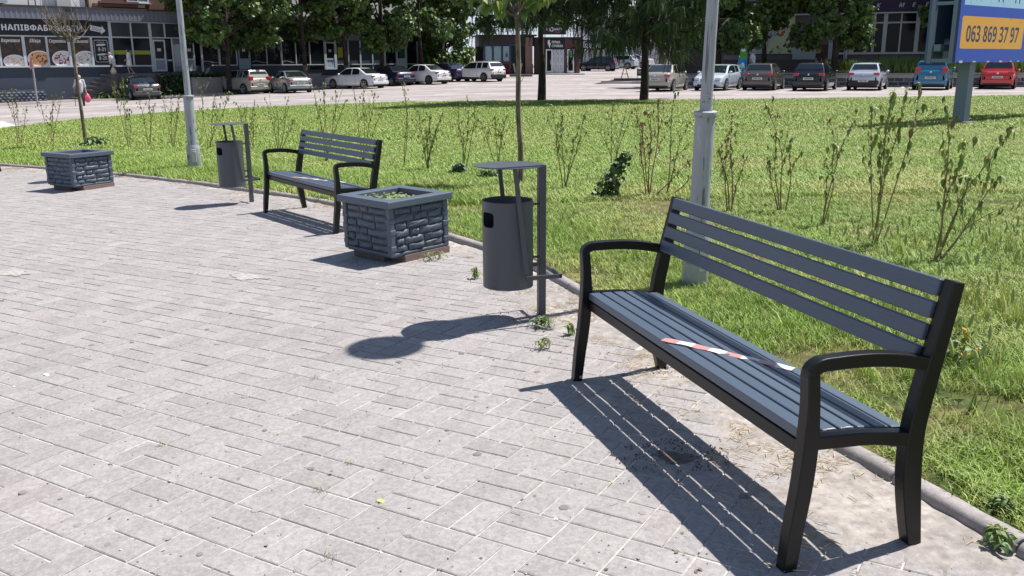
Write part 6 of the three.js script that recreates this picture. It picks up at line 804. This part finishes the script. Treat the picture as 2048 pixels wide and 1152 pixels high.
  part('shoe', field([[J.la, J.ra].map(a => a)].flatMap(() => [J.la, J.ra].map(a => [[a[0], a[1] - .035, a[2] - .04], [a[0], a[1] - .05, a[2] + .17], .048, .042])), .014), cloth(o.shoes || [.03, .03, .03]), t);
  return t;
}
const greyHair = mat([.42, .41, .40], .9), darkHair = mat([.035, .02, .018], .8);
{
  const p1 = [-22.85, -48.69]; person('elderly person in grey shirt and dark trousers walking with a cane by the left crossing', p1[0], G(...p1), p1[1], .25, { s: .94, shirt: [.46, .47, .50], trousers: [.045, .04, .05], hair: greyHair, sleeve: 1.2, build: 1.15, hem: -.08, j: { lk: [.10, .49, .06], la: [.11, .08, .05], rk: [-.10, .49, -.0], ra: [-.11, .08, -.08], re: [-.30, 1.12, -.02], rw: [-.30, .88, .12], lw: [.28, .85, .02], hd: [0, 1.57, .05] } });
  const c = thing('walking_cane', 'brown walking cane held by the elderly person in grey', 'cane', p1[0], G(...p1), p1[1], .25); part('shaft', bar([-.30, .0, .17], [-.28, .80, .15], .025), mat([.06, .04, .03], .5), c); part('grip', bar([-.28, .80, .09], [-.28, .80, .2], .03), mat([.06, .04, .03], .5), c);
  const b = thing('carrier_bag', 'pink carrier bag held low by the elderly person in grey', 'bag', p1[0], G(...p1), p1[1], .25); { const g = new THREE.SphereGeometry(.17, 14, 12), q = g.attributes.position; for (let i = 0; i < q.count; i++) { const x = q.getX(i), y = q.getY(i), z = q.getZ(i), k = y > 0 ? 1 - y * 2.2 : 1, n = .86 + .28 * vn(x * 14 + 5, z * 14 + y * 9, 3); q.setXYZ(i, x * k * n * .95, y * 1.45, z * k * n * .8); } g.computeVertexNormals(); part('bag_body', g.translate(.30, .42, .02), phys([.62, .10, .16], .4), b); part('bag_handle', [bar([.26, .60, .02], [.27, .76, .02], .02, .01), bar([.34, .60, .02], [.29, .76, .02], .02, .01)], mat([.6, .1, .16], .5), b); }
  const s1 = shop(-3.75, 1.0), s2 = shop(-2.75, 1.2);
  person('bald man in white shirt and dark trousers walking down the shop steps', s1.x, .62, s1.z, -1.75, { shirt: [.66, .67, .69], trousers: [.02, .022, .03], hair: mat([.36, .27, .22], .8), build: 1.2, j: { nk: [0, 1.44, .10], hd: [0, 1.55, .20], ch: [0, 1.24, .04], ls: [.19, 1.38, .06], rs: [-.19, 1.38, .06], le: [.25, 1.12, -.10], lw: [.26, .88, -.14], lk: [.09, .50, .14], la: [.09, .1, .10], rk: [-.1, .50, .05], ra: [-.1, .08, -.10] } });
  const bg = thing('plastic_bag', 'cream plastic bag carried by the bald man on the shop steps', 'bag', s1.x, .62, s1.z, -1.75); { const g = new THREE.SphereGeometry(.2, 14, 12), q = g.attributes.position; for (let i = 0; i < q.count; i++) { const x = q.getX(i), y = q.getY(i), z = q.getZ(i), k = y > 0 ? 1 - y * 2 : 1, n = .86 + .28 * vn(x * 12 + 5, z * 12 + y * 9, 8); q.setXYZ(i, x * k * n * .9, y * 1.4, z * k * n); } g.computeVertexNormals(); part('bag_body', g.translate(.28, .46, -.18), phys([.62, .55, .42], .4), bg); part('bag_handle', [bar([.28, .68, -.22], [.28, .80, -.17], .02), bar([.28, .68, -.12], [.28, .80, -.16], .02)], mat([.6, .55, .42], .5), bg); }
  person('long-haired woman in a short white dress on the shop landing', s2.x, .88, s2.z, -1.2, { s: .97, shirt: [.72, .72, .74], hair: darkHair, build: .88, sleeve: 1.25, hairBones: H => [[[H[0], H[1] + .05, H[2] - .03], [H[0], H[1] + .0, H[2] - .06], .096, .09], [[H[0], H[1] - .02, H[2] - .07], [H[0], H[1] - .24, H[2] - .08], .08, .06]], skirt: [[[0, .95, 0], [0, .66, .02], .15, .18]], shoes: [.5, .45, .4], j: { lk: [.09, .49, .10], la: [.09, .08, .05], rk: [-.09, .49, -.02], ra: [-.09, .1, -.22], hd: [0, 1.56, .06], le: [.22, 1.12, .06], lw: [.10, .98, .20], re: [-.22, 1.12, .06], rw: [-.10, .98, .20] } });
  person('white-haired man in a white patterned shirt beside the teardrop flag', 15.35, .5, -58.6, .9, { shirt: [.62, .63, .66], trousers: [.05, .055, .08], hair: mat([.62, .61, .6], .9), build: 1.2, j: { lk: [.10, .5, .12], la: [.1, .08, .14], rk: [-.1, .49, -.04], ra: [-.1, .09, -.16], hd: [0, 1.58, .04] } });
  person('person in a dark top and pale trousers half hidden by the dense tree trunk', 20.05, .62, -60.1, .3, { s: .92, shirt: [.05, .03, .04], trousers: [.42, .40, .38], hair: mat([.66, .62, .5], .8), build: .9, j: { lk: [.09, .49, .08], la: [.09, .08, .02], hd: [0, 1.575, .04] } });
}
renderer.render(scene, camera);
